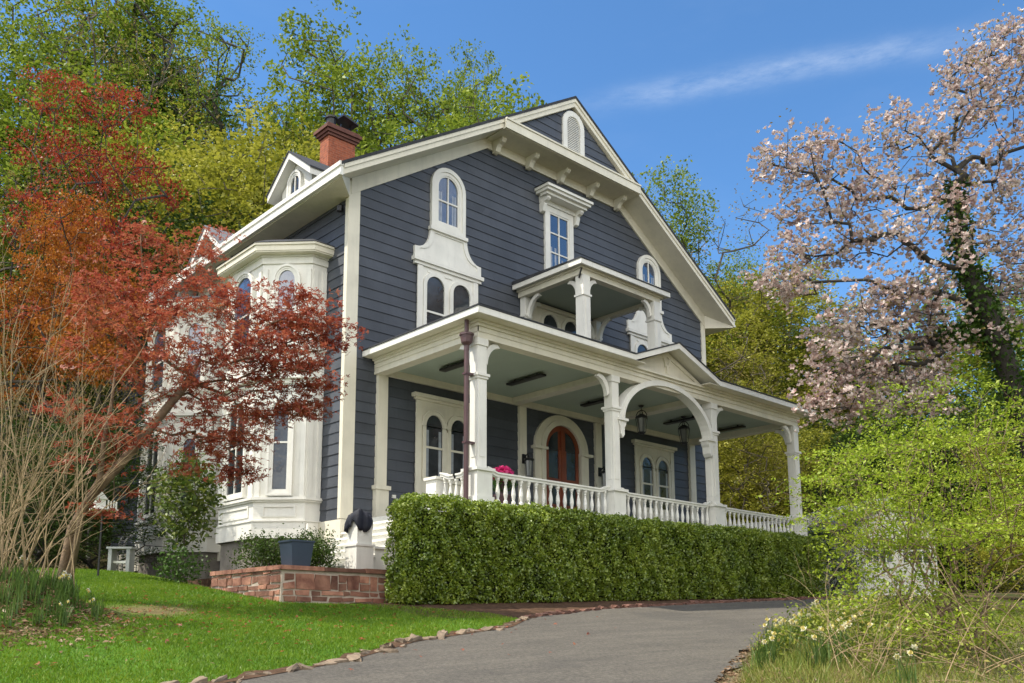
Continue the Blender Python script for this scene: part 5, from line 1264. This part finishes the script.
# ---- shrubs by the house
def shrub(name, c, r, n, k_, leaf, mat, label, rg, zb=None, cat_='shrub', aspect=.55, sig=.1):
    c = np.array(c, float); base = np.array([c[0], c[1], gz(c[0], c[1]) if zb is None else zb]); t = thing(name, tuple(base), label, cat_)
    pts = ell(rg, n, c, r, .3); mb = MB()
    tr = [base+np.array([0, 0, -.1]), base*.7+c*.3, base*.4+c*.6]
    m2 = branch_mesh(skeleton(tr, pts, rg, r0=.004, jit=.14, seg=.25), 'stems', M['bark'], n=5, rmax=.05); m2.build('stems', M['bark'], t, smooth=True)
    C = np.repeat(pts, k_, 0)+rg.normal(size=(n*k_, 3))*sig; V, F = leaf_quads(C-base, leaf, rg, up=.4, aspect=aspect); link(npmesh('foliage', V, F, mat), 'foliage', t); return t
c = pw(186, 500, 17.6); shrub('rhododendron', c, (.62, .6, .85), 130, 15, .115, M['lf_rhodo'], 'leafy green shrub growing between the two white bays', rg, sig=.12)
shrub('ivy_bush', (8.35, 15.2, 2.92), (.95, .5, .36), 170, 30, .055, M['ivybush'], 'low green bush on the planter left of the blue box', rg, 2.6)
shrub('box_bush', (8.75, 14.75, 2.95), (.42, .5, .34), 130, 34, .05, M['ivybush'], 'low green bush between the blue planter box and the white newel post', rg, 2.6)
shrub('ivy_mound', (6.95, 16.4, 2.75), (.38, .5, .3), 60, 16, .07, M['ivy'], 'small dark ivy clump at the left end of the stone wall', rg)
# ---- daffodils: plants of their own
M['blade'] = leafmat('daffodil_leaf', [(.05, .10, .02), (.10, .17, .035), (.17, .22, .06)], .35)
M['yellow'] = leafmat('pale_daffodil_petal', [(.66, .60, .32), (.75, .72, .50), (.78, .77, .66)], .3)
M['trumpet'] = leafmat('daffodil_trumpet', [(.70, .55, .12), (.74, .66, .28)], .25)
M['whitep'] = leafmat('white_narcissus_petal', [(.74, .73, .66), (.8, .8, .76)], .3)
def daff_meshes(seed, nfl, petal):
    rg = np.random.default_rng(seed); V = []; F = []
    bl = MB()
    for _ in range(rg.integers(16, 24)):
        th = rg.uniform(0, 6.28); b = np.array([rg.normal()*.06, rg.normal()*.06, -.03]); L = rg.uniform(.26, .48); o = np.array([math.cos(th), math.sin(th), 0]); s = np.array([-o[1], o[0], 0])*rg.uniform(.005, .009); ln = rg.uniform(.05, .5)
        P = [b+o*ln*L*f*f+np.array([0, 0, L*(f-.28*ln*f*f)]) for f in (0, .35, .7, 1.)]; w = (1, 1, .8, .15); vv = []
        for p, q in zip(P, w): vv += [p-s*q, p+s*q]
        bl.add(vv, [(2*i, 2*i+1, 2*i+3, 2*i+2) for i in range(3)])
    out = [('leaf_blades', mesh_of(bl, 'leaf_blades', M['blade']), None)]
    for _ in range(nfl):
        st = MB(); pe = MB(); tp = MB()
        th = rg.uniform(0, 6.28); o = np.array([math.cos(th), math.sin(th), 0]); L = rg.uniform(.30, .46); b = np.array([rg.normal()*.05, rg.normal()*.05, 0]); top = b+o*.09+np.array([0, 0, L])
        st.tube([b, b*.5+top*.5+np.array([0, 0, .02]), top], .004, 4); ax = unit(-FH*.8+rg.normal(size=3)*.5+np.array([0, 0, .25])); a = unit(np.cross(ax, [0, 0, 1.])); c = np.cross(ax, a); R1 = .043
        for j in range(6):
            q = j*math.pi/3; u = a*math.cos(q)+c*math.sin(q); s = -a*math.sin(q)+c*math.cos(q)
            pe.add([top, top+u*R1*.55+s*R1*.33, top+u*R1+ax*.008, top+u*R1*.55-s*R1*.33], [(0, 1, 2, 3)])
        ring = lambda r, h: [top+ax*h+(a*math.cos(k*.785)+c*math.sin(k*.785))*r for k in range(8)]
        r0, r1 = ring(.014, .0), ring(.022, .032); tp.add(r0+r1, [(k, (k+1) % 8, 8+(k+1) % 8, 8+k) for k in range(8)])
        out.append(('flower', mesh_of(pe, 'flower', petal), [('stem', mesh_of(st, 'stem', M['blade'])), ('trumpet', mesh_of(tp, 'trumpet', M['trumpet']))]))
    return out
DM = [daff_meshes(51+i, (1, 2, 0, 3, 1, 0)[i], M['yellow']) for i in range(6)]; DW = [daff_meshes(61+i, 2*i, M['whitep']) for i in range(2)]
def daff(x, y, ms, rz, s, label, group):
    t = thing('daffodil', (x, y, gz(x, y)), label, 'daffodil', group); t.rotation_euler = (0, 0, rz); t.scale = (s, s, s)
    for nm, m_, sub in ms:
        o = link(m_, nm, t)
        for n2, m2 in sub or []: link(m2, n2, o)
for k_ in range(95):
    x = rg.uniform(8.6, 18.5); e = abs(rg.normal())*.95+.30; y = np.interp(x, DR[:, 0], DR[:, 1])-e; i = k_ % 6
    daff(x, y, DM[i], rg.normal()*.5, rg.uniform(.8, 1.15), 'pale yellow daffodil in bloom on the bank along the driveway edge' if DM[i][1:] else 'green daffodil leaves without flowers on the bank along the driveway edge', 'daffodils along the driveway' if DM[i][1:] else 'flowerless daffodils along the driveway')
for i in range(120):
    a = rg.uniform(0, 6.28); q = math.sqrt(rg.uniform())*1.0; w_ = int(i % 9 == 0)
    daff(2.9+1.15*q*math.cos(a), 12.2+1.4*q*math.sin(a), DW[w_], a, rg.uniform(.6, .85), 'white narcissus clump on the grassy mound at the left edge' if w_ else 'narcissus leaves without flowers on the mound at the left edge', 'narcissus on the left mound' if w_ else 'flowerless narcissus on the left mound')
# verge weeds and dry leaves
def weeds():
    n = 42000; x = rng.uniform(7.5, 24, n); y = np.interp(x, DR[:, 0], DR[:, 1])-.2-np.abs(rng.normal(size=n))*1.6; z = ground(x, y)+.01
    th = rng.uniform(0, 6.28, n); h_ = rng.uniform(.03, .16, n)*(1+.6*(rng.uniform(size=n) < .12)); w = .006; B = np.stack([x, y, z], 1); s = np.stack([np.cos(th), np.sin(th), 0*th], 1)*w; ln = rng.normal(size=(n, 2))*.07
    V = np.stack([B-s, B+s, B+np.stack([ln[:, 0], ln[:, 1], h_], 1)], 1).reshape(-1, 3)
    o = link(npmesh('verge_grass', V, np.arange(3*n).reshape(-1, 3), leafmat('verge_blade', [(.07, .13, .02), (.16, .23, .03), (.28, .27, .06), (.34, .28, .13)], .35, .6, 1.5)), 'verge_grass'); tag(o, 'mixed green and straw coloured grass on the bank right of the driveway', 'grass', kind='stuff')
    c = np.stack([rng.uniform(9.5, 19, 420), np.zeros(420)], 1); c[:, 1] = np.interp(c[:, 0], DR[:, 0], DR[:, 1])-.5-np.abs(rng.normal(size=420))*1.5
    p = np.concatenate([c, (ground(c[:, 0], c[:, 1])+rng.uniform(.08, .38, 420))[:, None]], 1); C = clump(p, 46, (.16, .16, .10), rng, 3, .5); C[:, 2] = np.maximum(C[:, 2], ground(C[:, 0], C[:, 1])+.02)
    V, F = leaf_quads(C, .05, rng, up=.6); o = link(npmesh('bank_weeds', V, F, leafmat('bank_weed_leaf', [(.06, .10, .015), (.16, .22, .02), (.30, .34, .04), (.34, .27, .09)], .35, .6, 1.2)), 'bank_weeds'); tag(o, 'low yellow green weeds under the lime shrub on the right bank', 'weeds', kind='stuff')
    fx_ = rng.normal(5.5, 2.2, 520); fy_ = rng.normal(11.6, 1.6, 520); C = np.stack([fx_, fy_, ground(fx_, fy_)+.05], 1); C = C[(fy_ < lawn_far(fx_)-.2) & (fy_ > curve_pts(DL, fx_)-2.2)]
    V, F = star_leaves(C, .05, rng, up=1.4); o = link(npmesh('fallen_leaves', V, F, M['lf_maple']), 'fallen_leaves'); tag(o, 'few small red maple leaves fallen on the lawn and driveway edge', 'leaf litter', kind='stuff')
    n = 9000; x = np.concatenate([rng.uniform(7.5, 24, n//2), rng.normal(2.7, .75, n//2)]); y = np.concatenate([np.interp(x[:n//2], DR[:, 0], DR[:, 1])+.08-np.abs(rng.normal(size=n//2))*.9, rng.normal(11.7, .8, n//2)]); C = np.stack([x, y, ground(x, y)+.03], 1)
    ok = (y > curve_pts(DL, x)+.15) | (y < np.interp(x, DR[:, 0], DR[:, 1])+.15); C = C[ok]
    V, F = leaf_quads(C, .07, rng, up=1.2, aspect=.45); o = link(npmesh('dead_leaves', V, F, leafmat('dead_leaf', [(.12, .07, .04), (.25, .16, .09), (.36, .26, .17)], .2, .3, 3.)), 'dead_leaves'); tag(o, 'dry brown leaf litter along the driveway bank and the left mound', 'leaf litter', kind='stuff')
weeds()
# ---- small garden things on the left
def feeder():
    p = pw(103, 503, 17.); x, y, z = p; t = thing('bird_feeder', (x, y, gz(x, y)), 'little white house shaped bird feeder on a thin pole', 'bird feeder')
    MB().tube([(x, y, gz(x, y)-.1), (x, y, z-.14)], .02, 6).build('pole', M['black'], t)
    mb = MB(); mb.box(x-.24, x+.24, y-.16, y+.16, z-.15, z-.12)
    mb.box(x-.17, x+.02, y-.1, y+.1, z-.119, z+.06); mb.add([(x-.2, y-.13, z+.06), (x+.05, y-.13, z+.06), (x+.05, y+.13, z+.06), (x-.2, y+.13, z+.06), (x-.075, y-.13, z+.2), (x-.075, y+.13, z+.2)], [(0, 1, 4), (2, 3, 5), (0, 4, 5, 3), (1, 2, 5, 4), (0, 3, 2, 1)])
    for i in range(4): mb.box(x+.05+i*.05, x+.075+i*.05, y-.12, y-.10, z-.119, z+.05-.02*(i % 2))
    mb.build('feeder_house', M['white'], t)
feeder()
def trellis():
    a = pw(119, 545, 26.5); x, y = a[0], a[1]; z0 = gz(x, y); t = thing('arch_trellis', (x, y, z0), 'pale metal garden arch standing beside the rear bay', 'garden arch')
    d = RH; zt = z0+1.35; mb = MB(); P = lambda u, v: np.array([x, y, 0])+d*u+np.array([0, 0, v])
    for dy in (0, .35):
        o = FH*dy; mb.tube([P(0, z0-.1)+o, P(0, zt)+o]+[P(.42-.42*math.cos(q), zt+.42*math.sin(q))+o for q in np.linspace(.2, math.pi-.2, 9)]+[P(.84, zt)+o, P(.84, z0-.1)+o], .022, 6)
    mb.build('hoop', M['metal'], t); m2 = MB()
    for q in np.linspace(.1, math.pi-.1, 9): m2.tube([P(.42-.42*math.cos(q), zt+.42*math.sin(q)), P(.42-.42*math.cos(q), zt+.42*math.sin(q))+FH*.35], .012, 4)
    m2.build('rung', M['metal'], t)
trellis()
def bench():
    a = pw(121, 565, 18.6); x, y = a[0], a[1]; z0 = gz(x, y); t = thing('garden_bench', (x, y, z0), 'small weathered grey garden bench near the rear bay', 'bench'); d = RH
    fr = Fr((x, y, 0), d, -FH); m = MB(); m.fbox(fr, -.26, .26, z0+.46, z0+.50, -.16, .16); m.build('seat', M['metal'], t)
    for u in (-.22, .15): MB().fbox(fr, u, u+.07, z0-.05, z0+.459, -.14, .14).build('leg', M['metal'], t)
    MB().fbox(fr, -.149, .149, z0+.17, z0+.22, -.03, .03).build('stretcher', M['white'], t)
bench()
# ---- white garage at the end of the driveway
def garage():
    p = pw(900, 600, 29.); x, y = p[0], p[1]; z0 = gz(x, y); t = thing('garage', (x, y, z0), 'white garage with paned doors half hidden behind the lime shrub', 'garage')
    d = unit(RH*.97+FH*.24); n_ = np.array([d[1], -d[0], 0]); fr = Fr((x, y, 0), d, n_ if n_@FH < 0 else -n_)
    mb = MB(); mb.prism([(-1.5, z0-.3), (1.5, z0-.3), (1.5, z0+2.2), (0, z0+3.1), (-1.5, z0+2.2)], -4.5, 0, fr); mb.build('wall', M['white'], t)
    for u0, u1 in ((-1.3, -.06), (.06, 1.3)):
        D = MB().fbox(fr, u0, u1, z0, z0+2.0, .001, .04).build('door', M['white'], t); m2 = MB(); m3 = MB()
        for i in range(2):
            for j in range(4):
                uu = u0+.12+j*(u1-u0-.24)/4; m2.fbox(fr, uu+.03, uu+(u1-u0-.24)/4-.03, z0+1.05+i*.42, z0+1.41+i*.42, .0405, .046)
        m2.build('pane', M['glass'], D)
        for i in range(1, 3): m3.fbox(fr, u0, u1, z0+.33*i-.008, z0+.33*i+.008, .0405, .05)
        m3.build('door_rib', M['white'], D)
    m2 = MB()
    for s in (-1, 1):
        P = [(0, z0+3.13), (s*1.75, z0+3.13-1.75*.6), (s*1.75, z0+3.22-1.75*.6), (0, z0+3.22)]; m2.prism(P, -4.7, .3, fr)
    m2.build('roof', M['slate'], t)
garage()
# ---------------------------------------------------------------- light, sky, camera
SUN = np.array([-.58, .36, 1.0]); SUN = SUN/np.linalg.norm(SUN)
el = math.asin(SUN[2]); rot = math.atan2(SUN[0], SUN[1])
from mathutils import Vector
l = bpy.data.lights.new('sun', 'SUN'); l.energy = SUN_E; l.angle = R_(.8); l.color = (1., .93, .80)
so = bpy.data.objects.new('sun', l); COL.objects.link(so); so.rotation_euler = Vector(SUN).to_track_quat('Z', 'Y').to_euler(); so.location = (0, 0, 60)
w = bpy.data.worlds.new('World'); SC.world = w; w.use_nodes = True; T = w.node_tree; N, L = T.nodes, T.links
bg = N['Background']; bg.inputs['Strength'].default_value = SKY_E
sky = N.new('ShaderNodeTexSky'); sky.sky_type = 'NISHITA'; sky.sun_disc = False; sky.sun_elevation = el; sky.sun_rotation = rot
sky.air_density = 1.0; sky.dust_density = .0; sky.ozone_density = 2.2; sky.altitude = 2200
# a thin high streak of cloud
d0 = unit(pw(560, 112, 1.)-np.array([0, 0, CZ])); d1 = unit(pw(1015, 28, 1.)-np.array([0, 0, CZ])); nn = unit(np.cross(d0, d1)); tt = unit(d1-d0)
tc = N.new('ShaderNodeTexCoord'); dirv = tc.outputs['Generated']
def dotn(v, c):
    m = N.new('ShaderNodeVectorMath'); m.operation = 'DOT_PRODUCT'; L.new(v, m.inputs[0]); m.inputs[1].default_value = tuple(c); return m.outputs['Value']
n1 = noise(N, L, 9, 5, dirv); n2 = noise(N, L, 3.0, 4, dirv)
off = mth(N, L, 'ADD', dotn(dirv, nn), mth(N, L, 'MULTIPLY', mth(N, L, 'SUBTRACT', n1, .5), .018))
g = mth(N, L, 'DIVIDE', off, .011); g = mth(N, L, 'POWER', 2.718, mth(N, L, 'MULTIPLY', mth(N, L, 'MULTIPLY', g, g), -1.))
a = dotn(dirv, tt); a0, a1 = float(d0@tt), float(d1@tt)
r1 = ramp(N, [(.0, (0, 0, 0)), (.25, (.9, .9, .9)), (.75, (1, 1, 1)), (1., (0, 0, 0))]); L.new(mth(N, L, 'DIVIDE', mth(N, L, 'SUBTRACT', a, a0), a1-a0, True), r1.inputs[0])
mp2 = N.new('ShaderNodeMapping'); mp2.inputs['Scale'].default_value = (14, 14, 60); L.new(dirv, mp2.inputs[0])
rw = ramp(N, [(.3, (.15, .15, .15)), (.7, (1, 1, 1))]); L.new(noise(N, L, 1.5, 7, mp2.outputs[0], .7), rw.inputs[0])
streak = mth(N, L, 'MULTIPLY', mth(N, L, 'MULTIPLY', mth(N, L, 'MULTIPLY', g, r1.outputs[0]), rw.outputs[0]), .36)
mp = N.new('ShaderNodeMapping'); mp.inputs['Scale'].default_value = (1.5, 1.5, 5.); L.new(dirv, mp.inputs[0])
rv = ramp(N, [(.5, (0, 0, 0)), (.85, (1, 1, 1))]); L.new(noise(N, L, 2.6, 6, mp.outputs[0]), rv.inputs[0])
veil = mth(N, L, 'MULTIPLY', rv.outputs[0], .05)
mask = mth(N, L, 'ADD', streak, veil, True)
blue = mixc(N, L, 1., sky.outputs[0], (.54, .79, .91), 'MULTIPLY')
base = mixc(N, L, mask, blue, (2.9, 3.3, 3.9))
# unseen cloud-like fill added to the sky behind the camera, brightens the front
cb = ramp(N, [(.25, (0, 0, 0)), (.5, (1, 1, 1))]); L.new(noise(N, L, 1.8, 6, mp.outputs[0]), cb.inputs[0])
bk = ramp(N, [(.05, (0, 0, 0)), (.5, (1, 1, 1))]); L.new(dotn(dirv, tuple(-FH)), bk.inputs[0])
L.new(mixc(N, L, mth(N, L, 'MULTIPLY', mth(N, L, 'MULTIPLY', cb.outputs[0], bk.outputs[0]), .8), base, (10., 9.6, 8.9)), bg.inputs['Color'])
cam = bpy.data.cameras.new('camera'); co = bpy.data.objects.new('camera', cam); COL.objects.link(co); SC.camera = co
co.location = (0, 0, CZ); co.rotation_euler = Vector(FOR).to_track_quat('-Z', 'Y').to_euler()
cam.sensor_fit = 'HORIZONTAL'; cam.sensor_width = 36; cam.lens = CF/1024*36; cam.shift_x = (512-CPX)/1024; cam.shift_y = (CPY-341.5)/1024
cam.clip_start = .1; cam.clip_end = 2000
vs = SC.view_settings; vs.view_transform = 'Standard'; vs.look = 'None'; vs.exposure = EXPO; vs.gamma = 1.; vs.use_curve_mapping = False
SC.cycles.max_bounces = 6; SC.cycles.diffuse_bounces = 3; SC.cycles.transparent_max_bounces = 6
try: SC.cycles.use_denoising = True
except Exception: pass
